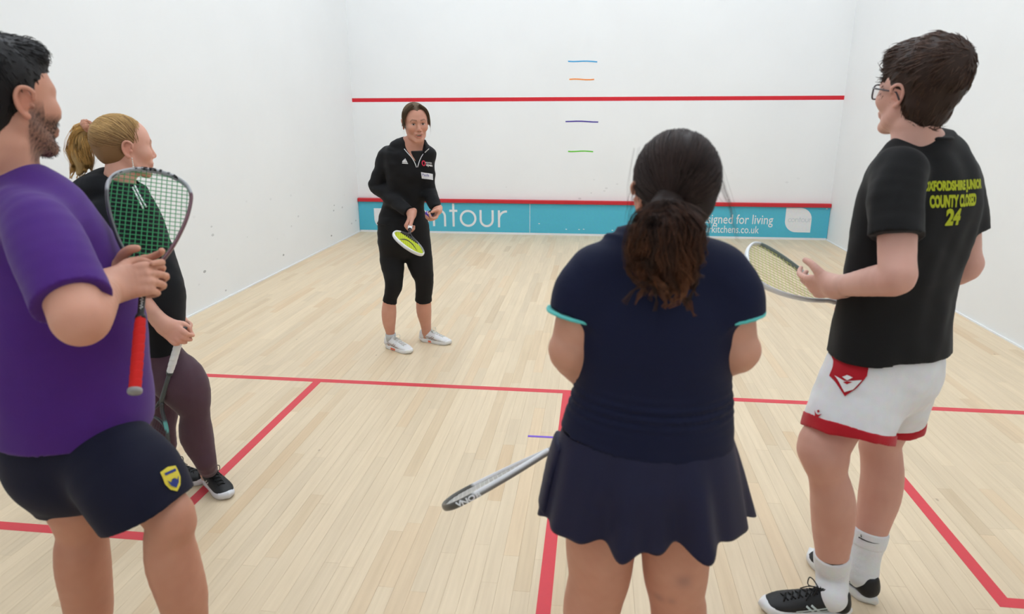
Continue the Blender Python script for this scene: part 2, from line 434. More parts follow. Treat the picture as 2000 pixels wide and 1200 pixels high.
def band_disp(Fd, ax, fn, w):
    I = np.argwhere(np.abs(Fd) < w)
    P = np.stack([ax[i][I[:, i]] for i in range(3)], 1)
    Fd[tuple(I.T)] += fn(P).astype(f32)
def solid(ops, h, box=None, disp=None, infl=0.0):
    lo, hi = box if box is not None else bounds(ops, .02+max(infl, 0))
    Fd, ax = field(ops, lo, hi, h, infl)
    if disp: band_disp(Fd, ax, disp, .04)
    return nets(Fd, ax)
def shell(ops, h, thick=.006, disp=None, cuts=(), box=None):
    """cloth: solid garment closed at its flat ends round the limb that leaves it"""
    return solid(list(ops)+[('-', c, .002) for c in cuts], h, box, disp)
def wrinkle(amp, freq, seed, dirs=None, n=5, stretch=(1, 1, 1)):
    """sum of warped sines: cloth folds"""
    r = np.random.RandomState(seed); K = r.normal(size=(n, 3)); K /= np.linalg.norm(K, axis=1)[:, None]
    if dirs is not None: K = np.array([nrm(np.asarray(d, float)) for d in dirs]); n = len(K)
    fr = freq*(.6+r.rand(n)*.9); ph = r.rand(n)*6.28; K2 = r.normal(size=(n, 3)); st = np.asarray(stretch)
    def fn(P):
        P = P*st; o = 0
        for i in range(n):
            o = o+np.sin(P@(K[i]*fr[i])+ph[i]+1.3*np.sin(P@(K2[i]*fr[i]*.35)+i))
        return amp*o/math.sqrt(n)
    return fn
def vnoise(P, s, seed=0):
    """cheap smooth pseudo-noise in -1..1"""
    r = np.random.RandomState(seed); o = 0
    for i in range(6):
        k = r.normal(size=3)*s; o = o+np.sin(P@k+r.rand()*6.28+.8*np.sin(P@(r.normal(size=3)*s*.7)))
    return o/3.2
def rotz(a): c, s = math.cos(a), math.sin(a); return np.array([[c, -s, 0], [s, c, 0], [0, 0, 1]])
def rotx(a): c, s = math.cos(a), math.sin(a); return np.array([[1, 0, 0], [0, c, -s], [0, s, c]])
def roty(a): c, s = math.cos(a), math.sin(a); return np.array([[c, 0, s], [0, 1, 0], [-s, 0, c]])
D2R = math.pi/180
class Frame:
    """local frame -> world: R columns are local x (right), y (forward), z (up)"""
    def __init__(s, o, R, sc=1.0): s.o = np.asarray(o, float); s.R = np.asarray(R, float); s.s = sc
    def __call__(s, *p):
        p = np.asarray(p if len(p) > 1 else p[0], float); return s.o+s.s*(p@s.R.T)
    def inv(s, P): return ((P-s.o)@s.R)/s.s
    def d(s, *v): return np.asarray(v, float)@s.R.T
def facing(deg, pitch=0, roll=0):
    """heading measured clockwise from +Y (court front), pitch up positive, roll to own right positive"""
    return rotz(-deg*D2R)@rotx(pitch*D2R)@roty(roll*D2R)

# ---- head in local metres: x own right, y forward, z up; origin midway between the ear canals
def head_ops(fr, fem=0.0, mouth=0.0, ears=True, jaw=1.0):
    s = fr.s; q = lambda *p: fr(*p); E = lambda c, r, R=None: Ell(q(*c), np.array(r)*s, fr.R if R is None else fr.R@R)
    J = 1-.07*fem; J *= jaw
    o = [('+', E((0, -.014, .040), (.0755, .097, .088)), 0),
         ('+', E((0, .030, .030), (.066, .062, .070)), .03),
         ('+', E((0, .030, -.028), (.056*J, .060, .078)), .03)]
    for sx in (-1, 1):
        o += [('+', Loft([(q(sx*.050*J, -.004, -.040), .018*s), (q(sx*.042*J, .030, -.074), .016*s), (q(sx*.014, .070, -.100), .014*s)]), .02),
              ('+', E((sx*.042, .058, -.020), (.024, .026, .022)), .03)]
    o += [('+', E((0, .0735, -.099), (.020*J, .016, .016)), .02),
          ('+', Loft([(q(-.040, .070, .026), .012*s), (q(-.018, .0835, .0245), .0125*s), (q(.018, .0835, .0245), .0125*s), (q(.040, .070, .026), .012*s)]), .02*(1-.3*fem))]
    for sx in (-1, 1): o += [('-', E((sx*.031, .099, .004), (.021, .016, .0125)), .014)]
    o += [('+', Loft([(q(0, .086, .016), .0075*s), (q(0, .097, -.006), .0085*s), (q(0, .1075-.002*fem, -.027), .0105*s)], k=.006), .012),
          ('+', E((0, .1065-.002*fem, -.031), (.0105, .0100, .0085)), .008)]
    for sx in (-1, 1):
        o += [('+', E((sx*.0125, .0945, -.0345), (.0078, .0105, .0075)), .006)]
    for sx in (-1, 1):
        o += [('-', E((sx*.0062, .1015, -.0415), (.0035, .0055, .0035)), .003)]
    o += [('+', E((0, .083, -.060), (.026, .016, .019)), .015)]
    if mouth:
        o += [('+', E((0, .0945, -.0560), (.023, .0075, .0058)), .008), ('+', E((0, .0915, -.0760), (.019, .0085, .0062)), .008),
              ('-', E((0, .1010, -.0660), (.0200, .016, .0062*mouth)), .005)]
        o += [('+', E((0, .0860, -.0632), (.0170, .0065, .0036)), 0)]        # upper teeth
    else:
        o += [('+', E((0, .0920, -.0605), (.0225, .0075, .0048)), .007), ('+', E((0, .0900, -.0705), (.0190, .0078, .0055)), .007),
              ('-', E((0, .1020, -.0655), (.0235, .0070, .0016)), .004)]
    for sx in (-1, 1):                                                         # eyeballs with lids
        o += [('+', E((sx*.031, .0735, .0045), (.0125, .0125, .0115)), .002),
              ('+', Loft([(q(sx*.019, .0800, .0105), .0030*s), (q(sx*.031, .0865, .0135), .0034*s), (q(sx*.043, .0775, .0095), .0030*s)]), .004),
              ('+', Loft([(q(sx*.020, .0795, -.0015), .0026*s), (q(sx*.031, .0845, -.0045), .0028*s), (q(sx*.042, .0775, -.0005), .0026*s)]), .005)]
    if ears:
        for sx in (-1, 1):
            Re = rotz(-sx*22*D2R)@rotx(-12*D2R)
            c = np.array([sx*.0785, -.010, -.002]); ax_ = lambda v: c+Re@np.array(v)
            ring = [(.004, .014, .010), (.007, .012, .024), (.009, -.002, .031), (.009, -.015, .026), (.008, -.019, .010), (.006, -.014, -.008), (.003, -.004, -.022), (.000, .006, -.027)]
            o += [('+', E(tuple(c+Re@np.array((sx*-.002, -.003, .004))), (.0055, .0155, .0265), Re), .006),
                  ('+', Loft([(q(*ax_((sx*a, b, d))), .0042*s) for a, b, d in ring], k=.004), .003),
                  ('+', E(tuple(ax_((sx*.001, .004, -.027))), (.0048, .0075, .0080), Re), .005),
                  ('-', E(tuple(ax_((sx*.009, .001, .0))), (.0075, .0080, .0115), Re), .004),
                  ('+', E(tuple(ax_((sx*.001, .0125, -.004))), (.0045, .005, .006), Re), .004)]
    return o
def blend(cols, w, c, amt=1.0):
    w = np.clip(w*amt, 0, 1)[:, None]; cols[:] = cols*(1-w)+np.asarray(c)*w
def gauss(L, c, r):
    d = (L-np.asarray(c))/np.asarray(r); return np.exp(-(d*d).sum(1))
def face_colors(cols, V, fr, skin, lip, brow, iris=(.06, .04, .03), teeth=False, blush=.25, stubble=None, eyes=True):
    L = fr.inv(V); near = np.abs(L).max(1) < .16
    I = np.where(near)[0]; L = L[I]; c = cols[I]; skin = np.asarray(skin)
    red = skin*np.array([1.0, .72, .66])
    for sx in (-1, 1):
        blend(c, gauss(L, (sx*.042, .07, -.028), (.022, .03, .018)), red, blush)
        blend(c, gauss(L, (sx*.08, -.012, 0), (.014, .03, .04)), red, .55)
        # brow
        x = L[:, 0]*sx; zb = .0285+.006*np.clip((x-.014)/.03, 0, 1)-.012*np.clip((x-.036)/.014, 0, 1)**2
        wb = np.exp(-((L[:, 2]-zb)/.0042)**2)*((x > .012) & (x < .052))*(L[:, 1] > .04)
        blend(c, wb, brow, .8)
        if eyes:
            e = L-np.array((sx*.031, .0735, .0045)); rr = np.linalg.norm(e, axis=1); fr_ = e[:, 1]/np.maximum(rr, 1e-6)
            open_ = (np.abs(e[:, 2]+.0003) < .0046*np.sqrt(np.clip(1-(e[:, 0]/.0125)**2, 0, 1))) & (np.abs(e[:, 0]) < .0125) & (fr_ > .3) & (rr < .0152)
            blend(c, open_.astype(float), (.52, .46, .43))
            ir = open_ & (np.hypot(e[:, 0], e[:, 2]) < .0060)
            blend(c, ir.astype(float), iris)
            lash = (np.abs(e[:, 2]-.0066*np.sqrt(np.clip(1-(e[:, 0]/.0135)**2, 0, 1))) < .0016) & (np.abs(e[:, 0]) < .0135) & (L[:, 1] > .06)
            blend(c, lash.astype(float), np.asarray(brow)*.5, .75)
            blend(c, gauss(L, (sx*.031, .085, .016), (.016, .02, .006)), skin*np.array([.72, .6, .55]), .45)
    blend(c, gauss(L, (0, .106, -.03), (.012, .02, .012)), red, .35)
    lipw = np.exp(-((L[:, 0]/.022)**4))*np.exp(-(((L[:, 2]+.0660)/(.0115 if teeth else .0078))**4))*(L[:, 1] > .07)
    blend(c, lipw, lip, .85)
    if teeth:
        t = (np.abs(L[:, 0]) < .0165) & (np.abs(L[:, 2]+.0632) < .0034) & (L[:, 1] < .0935) & (L[:, 1] > .078)
        blend(c, t.astype(float), (.72, .66, .55))
        d = (np.abs(L[:, 0]) < .019) & (np.abs(L[:, 2]+.0665) < .0062) & (L[:, 1] < .0905) & (L[:, 1] > .04) & ~t
        blend(c, d.astype(float), (.06, .018, .016))
    else:
        blend(c, (np.abs(L[:, 2]+.0655) < .0012)*(np.abs(L[:, 0]) < .023)*(L[:, 1] > .07), np.asarray(lip)*.45, .8)
    for sx in (-1, 1): blend(c, gauss(L, (sx*.0062, .1005, -.0410), (.004, .006, .003)), (.07, .025, .02), .9)
    if stubble is not None:
        scol, amt = stubble
        z = L[:, 2]; y = L[:, 1]
        w = np.clip((-.022-.9*np.clip(.06-y, 0, .06)*0-z)/.02, 0, 1)*np.clip((y+.012)/.02, 0, 1)
        side = np.clip((np.abs(L[:, 0])-.052)/.01, 0, 1)*np.clip((.005-z)/.03, 0, 1)*(y > -.005)*(y < .035)
        w = np.maximum(w, side)*np.clip((z+.145)/.025, 0, 1)
        w = w*(1-np.exp(-((L[:, 0]/.026)**4))*np.exp(-(((z+.0655)/.0095)**4)))
        n = .75+.25*vnoise(L, 420, 3)
        blend(c, w*n, scol, amt)
    cols[I] = c

# ---- hand in a local frame: x along the fingers from the wrist, y to the thumb side, z out of the palm
FING = [(.088, .026, .040, .024, .020, .0082), (.092, .006, .044, .028, .021, .0084), (.088, -.014, .040, .026, .020, .0080), (.080, -.032, .031, .020, .018, .0070)]
def hand_ops(fr, curls, thumb, side=1, spread=(6, 1, -4, -10), k=.006):
    """curls: four of (mcp, pip, dip) degrees; thumb: list of local points CMC..tip; side = +1 keeps y to thumb"""
    s = fr.s; q = lambda p: fr(p[0], p[1]*side, p[2])
    pal = [('+', Loft([(q((-.030, 0, 0)), .026*s, .019*s), (q((.0, .001, 0)), .027*s, .0185*s)], lat=fr.d(0, 1, 0)), .01),
           ('+', Loft([(q((.006, .0, 0)), .030*s, .0165*s), (q((.050, -.001, 0)), .038*s, .0145*s), (q((.082, -.002, 0)), .040*s, .0115*s)], lat=fr.d(0, 1, 0), n=2.4), .015),
           ('+', Ell(q((.030, .022, .010)), np.array((.028, .016, .014))*s, fr.R), .014),
           ('+', Ell(q((.035, -.022, .008)), np.array((.032, .014, .012))*s, fr.R), .014)]
    for i, (bx, by, l1, l2, l3, r) in enumerate(FING):
        p = np.array((bx, by, .0)); a = 0.0; sp = spread[i]*D2R
        pts = [(q(p-np.array((.02, 0, 0))), (r+.0015)*s), (q(p), (r+.0018)*s)]
        for j, l in enumerate((l1, l2, l3)):
            a += curls[i][j]*D2R
            d = np.array((math.cos(a)*math.cos(sp), math.cos(a)*math.sin(sp), math.sin(a)))
            p = p+d*l*(1 if j < 2 else .8); pts.append((q(p), (r-.0006*(j+1))*s))
        pal.append(('+', Loft(pts, k=.003), k if i == 0 else k))
    tp = [(q(np.array(t)), rr*s) for t, rr in zip(thumb, (.015, .0125, .0105, .0085))]
    pal.append(('+', Loft(tp, k=.004), .010))
    return pal
def skin_mesh(name, chunks, mat_, parent, color_fn):
    """chunks: (ops, h, box) meshed separately from one field and welded into one mesh"""
    Vs = []; Qs = []; n = 0
    for ops, h, bx in chunks:
        V, Q = solid(ops, h, bx); Vs.append(V); Qs.append(Q+n); n += len(V)
    V = np.concatenate(Vs); Q = np.concatenate(Qs)
    return mesh(name, V, Q, mat_, parent, True, color_fn(V))
def skin_cols(base, seed=1):
    base = np.asarray(base)
    def fn(V):
        n = vnoise(V, 22, seed)[:, None]*.05+vnoise(V, 90, seed+1)[:, None]*.03
        return np.clip(base*(1+n*np.array([.6, 1, 1.1])), 0, 1)
    return fn

# ---- hair
def strands(roots, paths, r0, segs=None, sides=3):
    """paths: N x S x 3 centre lines, r0 N radii, tapered to the tip; returns V, quads, per-vertex strand id"""
    N, S, _ = paths.shape
    T = np.gradient(paths, axis=1); T /= np.linalg.norm(T, axis=2, keepdims=True)+1e-9
    ref = np.array([.31, .17, .93]); A = np.cross(T, ref); A /= np.linalg.norm(A, axis=2, keepdims=True)+1e-9; B = np.cross(T, A)
    tp = (1-np.linspace(0, 1, S)**2*.85)[None, :, None]*np.asarray(r0)[:, None, None]
    V = np.stack([paths+tp*(A*math.cos(t)+B*math.sin(t)) for t in np.arange(sides)*2*math.pi/sides], 2)   # N,S,sides,3
    ids = np.repeat(np.arange(N), S*sides); tt = np.tile(np.repeat(np.linspace(0, 1, S), sides), N)
    b = np.arange(N)[:, None, None]*S*sides+np.arange(S-1)[None, :, None]*sides
    j = np.arange(sides)[None, None, :]; j2 = (j+1) % sides
    Q = np.stack([b+j, b+j2, b+j2+sides, b+j+sides], -1).reshape(-1, 4)
    return V.reshape(-1, 3), Q, ids, tt
def resample(guide, S):
    return spline(guide, S)
def lock(guide, width, n, S=14, wave=0, wl=.05, seed=0, spread=.6, taper=.5):
    """a lock of n strands round a guide curve"""
    r = np.random.RandomState(seed); g = spline(guide, S)
    T = np.gradient(g, axis=0); T /= np.linalg.norm(T, axis=1)[:, None]+1e-9
    A = np.cross(T, [.2, .9, .3]); A /= np.linalg.norm(A, axis=1)[:, None]; B = np.cross(T, A)
    u = r.normal(size=(n, 2))*spread; ph = r.rand(n)*6.28
    t = np.linspace(0, 1, S); prof = width*np.sin(np.clip(t*1.05+.12, 0, 1)*math.pi)**.5*(1-taper*t)
    L = np.linalg.norm(np.diff(g, axis=0), axis=1).sum(); w = wave*np.sin(2*math.pi*L*t[None, :]/wl+ph[:, None]*.35)*t[None, :]
    w2 = wave*np.cos(2*math.pi*L*t[None, :]/wl+ph[:, None]*.35)*t[None, :]
    ln = .8+.25*r.rand(n)
    pts = g[None]+A[None]*(u[:, 0, None]*prof+w)[..., None]+B[None]*(u[:, 1, None]*prof+w2*.7)[..., None]
    return pts
def hair_mesh(name, parent, mat_, cap, paths, radii, color_fn, cap_color):
    """cap = (V,Q) solid under-layer or None; paths list of N x S x 3"""
    Vs = []; Qs = []; Cs = []; n = 0
    if cap is not None:
        Vs.append(cap[0]); Qs.append(cap[1]); Cs.append(cap_color(cap[0])); n = len(cap[0])
    for k_, (pa, ra) in enumerate(zip(paths, radii)):
        V, Q, ids, tt = strands(None, pa, np.full(len(pa), ra) if np.isscalar(ra) else ra)
        Vs.append(V); Qs.append(Q+n); n += len(V)
        Cs.append(color_fn(V, ids, tt, k_))
    return mesh(name, np.concatenate(Vs), np.concatenate(Qs), mat_, parent, True, np.concatenate(Cs))
def vert_normals(V, Q):
    N = np.zeros_like(V); fn = np.cross(V[Q[:, 2]]-V[Q[:, 0]], V[Q[:, 3]]-V[Q[:, 1]])
    for j in range(4): np.add.at(N, Q[:, j], fn)
    return N/(np.linalg.norm(N, axis=1)[:, None]+1e-12)

# ---- decals: flat print laid on a curved surface
def bvh_of(o):
    me = o.data; V = [v.co.copy() for v in me.vertices]; return BVHTree.FromPolygons(V, [tuple(p.vertices) for p in me.polygons])
def text_vf(txt, size=1.0, bold=0.0, shear=0.0, space=1.0, align='CENTER'):
    cu = bpy.data.curves.new('t', 'FONT'); cu.body = txt; cu.size = size; cu.align_x = align; cu.align_y = 'CENTER'; cu.offset = bold; cu.shear = shear; cu.space_character = space
    cu.resolution_u = 3
    o = bpy.data.objects.new('t', cu); COL.objects.link(o); dg = bpy.context.evaluated_depsgraph_get(); me = o.evaluated_get(dg).to_mesh()
    V = np.array([v.co[:] for v in me.vertices]); Fc = [tuple(p.vertices) for p in me.polygons]
    o.evaluated_get(dg).to_mesh_clear(); bpy.data.objects.remove(o); bpy.data.curves.remove(cu)
    return V, Fc
def poly_vf(loops):
    """flat polygon(s) from outline loops [(x,y)...]; one face each"""
    V = []; Fc = []
    for l in loops:
        Fc.append(tuple(range(len(V), len(V)+len(l)))); V += [(x, y, 0) for x, y in l]
    return np.array(V, float), Fc
def subdiv(V, Fc, maxlen):
    bm = bmesh.new(); vs = [bm.verts.new(tuple(v)) for v in V]
    for f in Fc:
        try: bm.faces.new([vs[i] for i in f])
        except ValueError: pass
    bmesh.ops.triangulate(bm, faces=bm.faces[:])
    for _ in range(5):
        es = [e for e in bm.edges if e.calc_length() > maxlen]
        if not es: break
        bmesh.ops.subdivide_edges(bm, edges=es, cuts=1); bmesh.ops.triangulate(bm, faces=[f for f in bm.faces if len(f.verts) > 3])
    bm.verts.index_update(); V = np.array([v.co[:] for v in bm.verts]); Fc = [tuple(v.index for v in f.verts) for f in bm.faces]; bm.free()
    return V, Fc
def decal(name, V, Fc, origin, ux, uy, bvh, mat_, parent, lift=.0015, maxlen=.012, label=None, thick=.0):
    """project flat print (x along ux, y along uy) along -(ux x uy) on to a surface"""
    V, Fc = subdiv(V, Fc, maxlen); ux = nrm(ux); uy = nrm(np.asarray(uy)-ux*(np.asarray(uy)@ux)); nz = np.cross(ux, uy); out = []
    for v in V:
        p = np.asarray(origin)+ux*v[0]+uy*v[1]
        loc, no, idx, dist = bvh.ray_cast(Vector(p+nz*.25), Vector(-nz), .6)
        if loc is None: loc, no, idx, dist = bvh.find_nearest(Vector(p))
        if no.dot(Vector(nz)) < 0: no = -no
        out.append(np.array(loc)+np.array(no)*lift)
    o = mesh(name, out, Fc, mat_, parent, True)
    if label: o['label'] = label
    return o

def ray_hit(b, u, v):
    loc, no, i_, ds = b.ray_cast(Vector(CC), Vector(nrm(ray(u, v))), 20)
    return (np.array(loc), np.array(no)) if loc is not None else (None, None)
def decal_at(name, loops, u, v, b, m_, parent, lift=.002, label=None, up=(0, 0, 1), maxlen=.008):
    """print of real size (metres, y up) centred where pixel (u, v) meets the surface, lying along its normal"""
    p, n = ray_hit(b, u, v)
    if p is None: return
    if n@(CC-p) < 0: n = -n
    ux = nrm(np.cross(up, n)); uy = np.cross(n, ux); V, Fc = loops if isinstance(loops, tuple) else poly_vf(loops)
    return decal(name, V, Fc, p, ux, uy, b, m_, parent, lift, maxlen, label)
def px_loops(loops, u, v, p):
    s = 1/pxm(p); return [[((x-u)*s, (v-y)*s) for x, y in l] for l in loops]

# ---------------------------------------------------------------- shared materials
M_SKIN = mat('skin', attr='col', rough=.52, spec=.35, sss=.12, bump=(260, .12, .002))
M_HAIR = mat('hair', attr='col', rough=.5, spec=.22)
def cloth(name, c, rough=.85, bump=(350, .25, .002), sheen=.15, spec=.2): return mat(name, c, rough, spec, bump=bump, sheen=sheen)
M_WHITE = mat('white_print', (.82, .83, .84), .6); M_BLACK = mat('black_print', (.015, .015, .016), .5)

# ---------------------------------------------------------------- shoes
def shoe(parent_name, heel, toe, length, mats, label, size=1.0, left=True, marks=True, laces=True):
    """trainer standing on the floor: heel and toe are ground points; mats = upper, sole, lining, lace, mark"""
    heel = np.asarray(heel, float); d = nrm(np.asarray(toe, float)-heel); d[2] = 0; d = nrm(d); z = np.array([0, 0, 1.]); x = np.cross(d, z)
    fr = Frame(heel, np.stack([x, d, z], 1), length/.29); q = fr; s = fr.s; sg = 1 if left else -1    # x to own right
    lat = x
    up = [('+', Loft([(q(0, .035, .052), .034*s, .030*s), (q(0, .075, .058), .037*s, .036*s), (q(0, .12, .052), .040*s, .034*s), (q(sg*.004, .17, .042), .045*s, .027*s), (q(sg*.006, .215, .034), .046*s, .021*s), (q(sg*.004, .250, .028), .036*s, .016*s)], lat=lat, k=.02), 0),
          ('+', Loft([(q(0, .028, .045), .030*s, .026*s), (q(0, .030, .078), .029*s, .026*s)], lat=lat), .02),
          ('+', Loft([(q(0, .098, .070), .026*s, .018*s), (q(0, .088, .108), .020*s, .010*s)], lat=lat), .012),
          ('-', Loft([(q(0, .055, .060), .0225*s, .036*s), (q(0, .055, .14), .030*s, .044*s)], lat=lat), .006),
          ('-', Plane(q(0, 0, .018), (0, 0, 1)), 0)]
    V, Q = solid(up, .004*max(s, .9)); e = parent_name
    upper = mesh('shoe', V, Q, mats[0], e, True); e = upper
    # sole: outline loft
    N = 40; out = []
    for k_ in range(N):
        t = 2*math.pi*k_/N; y = .138-.146*math.cos(t)
        w = np.interp(y, [-.008, .03, .09, .14, .19, .225, .262, .284], [.0, .034, .033, .037, .047, .0475, .038, .0])
        xx = math.copysign(1, math.sin(t))*w if abs(math.sin(t)) > 1e-6 else 0
        xx = (abs(math.sin(t))**.15)*math.copysign(w, math.sin(t)) if w > 0 else 0
        out.append((xx+sg*.004*np.clip((y-.1)/.1, 0, 1), y))
    rings = [(.96, .0), (1.0, .006), (1.03, .014), (1.01, .026), (.93, .031)]
    V = []; Fc = []
    for sc_, zz in rings:
        for (a, b) in out:
            rise = .010*max(0, (b-.21)/.07)**2+.004*max(0, (.03-b)/.03); V.append(q(a*sc_, .138+(b-.138)*sc_, zz+rise*(1 if zz > 0 else .6)))
    for i in range(len(rings)-1):
        for k_ in range(N): Fc.append((i*N+k_, i*N+(k_+1) % N, (i+1)*N+(k_+1) % N, (i+1)*N+k_))
    Fc.append(tuple(range(N))[::-1]); Fc.append(tuple((len(rings)-1)*N+k_ for k_ in range(N)))
    so = mesh('sole', V, Fc, mats[1], e, True)
    bv = bvh_of(upper)
    def onto(px, py):
        loc, no, i_, ds = bv.ray_cast(Vector(q(px, py, .2)), Vector((0, 0, -1)), .4)
        return np.array(loc)+np.array([0, 0, .002]) if loc is not None else q(px, py, .07)
    if laces:
        parts = []
        for k_ in range(5):
            y = .112+.022*k_; w = .017
            parts.append(tube_vf(spline([onto(-w, y), onto(0, y+.008)+[0, 0, .002], onto(w, y+.014)], 8), .0024*s, 5))
            parts.append(tube_vf(spline([onto(w, y), onto(0, y+.007)+[0, 0, .003], onto(-w, y+.014)], 8), .0024*s, 5))
        b0 = onto(0, .106)+np.array([0, 0, .004])
        for sx in (-1, 1):
            parts.append(tube_vf(spline([b0, q(sx*.018, .118, .118), q(sx*.034, .125, .112), q(sx*.026, .128, .090), b0], 14), .002*s, 5))
            parts.append(tube_vf(spline([b0, q(sx*.014, .13, .094), q(sx*.030, .15, .072)], 8), .0018*s, 5))
        V, Fc = join_vf(parts); mesh('laces', V, Fc, mats[3], e, True)
    if marks:                                   # crossed side stripes
        for sx in (-1, 1):
            lp = []
            for (a, b, c_, d_) in (((.085, .024), (.135, .062), .0065, 0), ((.105, .022), (.150, .058), .0065, 0), ((.050, .050), (.165, .030), .005, 1), ((.062, .060), (.180, .036), .005, 1)):
                a = np.array(a); b = np.array(b); n_ = nrm(np.array([-(b-a)[1], (b-a)[0], 0]))[:2]*c_/2
                lp.append([tuple(a-n_), tuple(b-n_), tuple(b+n_), tuple(a+n_)])
            V, Fc = poly_vf(lp); V = V*s
            if sx > 0: decal('side_stripes', V, Fc, q(sx*.05, 0, 0), d, z, bv, mats[4], e, .0012, .02)
            else: decal('side_stripes', V*[-1, 1, 1], [f[::-1] for f in Fc], q(sx*.05, 0, 0), -d, z, bv, mats[4], e, .0012, .02)
    return upper
def leg_nodes(hip, knee, ankle, r, lean=None):
    """hip-knee-ankle round sections: r = thigh top, mid, above knee, knee, calf, shin, ankle"""
    h, k_, a = map(lambda v: np.asarray(v, float), (hip, knee, ankle)); L = lambda p, q_, t: p+(q_-p)*t
    bk = np.zeros(3) if lean is None else np.asarray(lean, float)
    return [(h, r[0]), (L(h, k_, .45)-bk*.01, r[1]), (L(h, k_, .82), r[2]), (k_, r[3]), (L(k_, a, .18)+bk*.008, r[3]*.98), (L(k_, a, .36)+bk*.016, r[4]), (L(k_, a, .65)+bk*.008, r[5]), (L(k_, a, .9), r[6]), (a, r[6])]
def arm_nodes(sh, el, wr, r):
    """r = shoulder, upper mid, elbow, forearm, wrist"""
    s_, e, w = map(lambda v: np.asarray(v, float), (sh, el, wr)); L = lambda p, q_, t: p+(q_-p)*t
    return [(s_, r[0]), (L(s_, e, .5), r[1]), (L(s_, e, .85), r[2]*1.02), (e, r[2]), (L(e, w, .25), r[3]), (L(e, w, .6), (r[3]+r[4])/2), (L(e, w, .92), r[4]), (w, r[4])]
def torso_node(ul, ur, v, Y, rho, ang, sh=0):
    """section whose silhouette spans pixels ul..ur on row v at depth Y; rho = depth/width; ang = body heading deg"""
    c = W((ul+ur)/2, v, Y); s = (ur-ul)/2/pxm(c); vd = c-CC; va = math.atan2(vd[0], vd[1])
    phi = ang*D2R-va
    a = s/math.sqrt(math.cos(phi)**2+(rho*math.sin(phi))**2)
    return (c, a, a*rho)

# ---------------------------------------------------------------- tin board along the foot of the front wall
M_TEAL = mat('turquoise_paint', lin(84, 182, 206), .5, .3, bump=(30, .1, .002))
M_RAIL = mat('red_rail_paint', lin(200, 40, 50), .35, .4)
M_TINW = mat('white_vinyl', (.80, .81, .82), .5)
M_GREYT = mat('pale_grey_print', (.55, .62, .64), .6)
YT = LEN-.036
tin = empty('tin_board', (WID/2, LEN-.02, 0)); tag(tin, 'turquoise board with red top rail and white lettering along foot of front wall', 'tin board')
def TX(u, v): p = W(u, v, YT-.001); return p[0], p[2]
xs = TX(1035, 420)[0]
for a, b in ((.004, xs-.002), (xs+.002, WID-.004)):
    box('panel', (a, YT, .028), (b, LEN, .432), M_TEAL, tin)
o = box('top_rail', (.003, LEN-.062, .432), (WID-.003, LEN, .482), M_RAIL, tin, .006); o['label'] = 'red top rail'
o = box('bottom_strip', (.013, YT-.004, .0), (WID-.013, LEN, .027), M_TINW, tin); o['label'] = 'thin white strip at the floor'
box('panel_joint', (xs-.004, YT-.002, .03), (xs+.002, YT+.01, .43), M_TINW, tin)
def flat_on_tin(name, V, Fc, m_, y=YT-.0015):
    V = np.asarray(V, float); P = np.stack([V[:, 0], np.full(len(V), y), V[:, 1]], 1)
    return mesh(name, P, Fc, m_, tin)
def ribbon(pts, w):
    P = np.asarray(pts, float); T_ = np.gradient(P, axis=0); T_ /= np.linalg.norm(T_, axis=1)[:, None]; Nn = np.stack([-T_[:, 1], T_[:, 0]], 1)*w/2
    V = np.concatenate([P+Nn, P-Nn]); n = len(P); return V, [(i, n+i, n+i+1, i+1) for i in range(n-1)]
def arc(cx, cy, rx, ry, a0, a1, n=22):
    t = np.linspace(a0, a1, n)*D2R; return np.stack([cx+rx*np.cos(t), cy+ry*np.sin(t)], 1)
def word_contour(x0, z0, xh, sw, adv, name, m_, y=YT-.0015):
    """light geometric lower-case letters, x-height xh, stroke sw"""
    r = xh/2; x = x0; k_ = adv
    def emit(parts):
        V, Fc = join_vf([(np.c_[v, np.full(len(v), y-.0007*i)], f) for i, (v, f) in enumerate(parts)])
        mesh(name, V[:, [0, 2, 1]], Fc, m_, tin)
    for ch in 'contour':
        zc = z0+r; rr = r-sw/2
        if ch == 'c': emit([ribbon(arc(x+r, zc, rr, rr, 42, 318, 28), sw)]); x += xh*.92*k_
        elif ch == 'o': emit([ribbon(arc(x+r, zc, rr, rr, 0, 360, 40), sw)]); x += xh*1.20*k_
        elif ch == 'n':
            w = xh*.80; emit([ribbon([(x+sw/2, z0), (x+sw/2, z0+xh)], sw), ribbon(np.vstack([arc(x+w/2, z0+xh-w/2, w/2-sw/2, w/2-sw/2, 180, 0), [(x+w-sw/2, z0)]]), sw)]); x += xh*1.02*k_
        elif ch == 'u':
            w = xh*.84; emit([ribbon(np.vstack([[(x+sw/2, z0+xh)], arc(x+w/2, z0+w/2, w/2-sw/2, w/2-sw/2, 180, 360), [(x+w-sw/2, z0+xh)]]), sw)]); x += xh*1.10*k_
        elif ch == 't':
            w = xh*.48; emit([ribbon([(x+w/2, z0), (x+w/2, z0+xh*1.36)], sw), ribbon([(x, z0+xh-sw/2), (x+w, z0+xh-sw/2)], sw)]); x += xh*.62*k_
        elif ch == 'r':
            w = xh*.5; emit([ribbon([(x+sw/2, z0), (x+sw/2, z0+xh)], sw), ribbon(arc(x+w, z0+xh-w, w-sw/2, w-sw/2, 175, 85, 12), sw)]); x += xh*.6*k_
    return x
def leaf_loop(x0, x1, z0, z1, rad):
    l = [(x0, z1)]
    l += [tuple(p) for p in arc(x1-rad, z1-rad, rad, rad, 90, 0, 12)]
    l += [(x1, z0)]
    l += [tuple(p) for p in arc(x0+rad, z0+rad, rad, rad, 270, 180, 12)]
    return l[::-1]
xa, za = TX(730, 407); zb = TX(730, 447)[1]
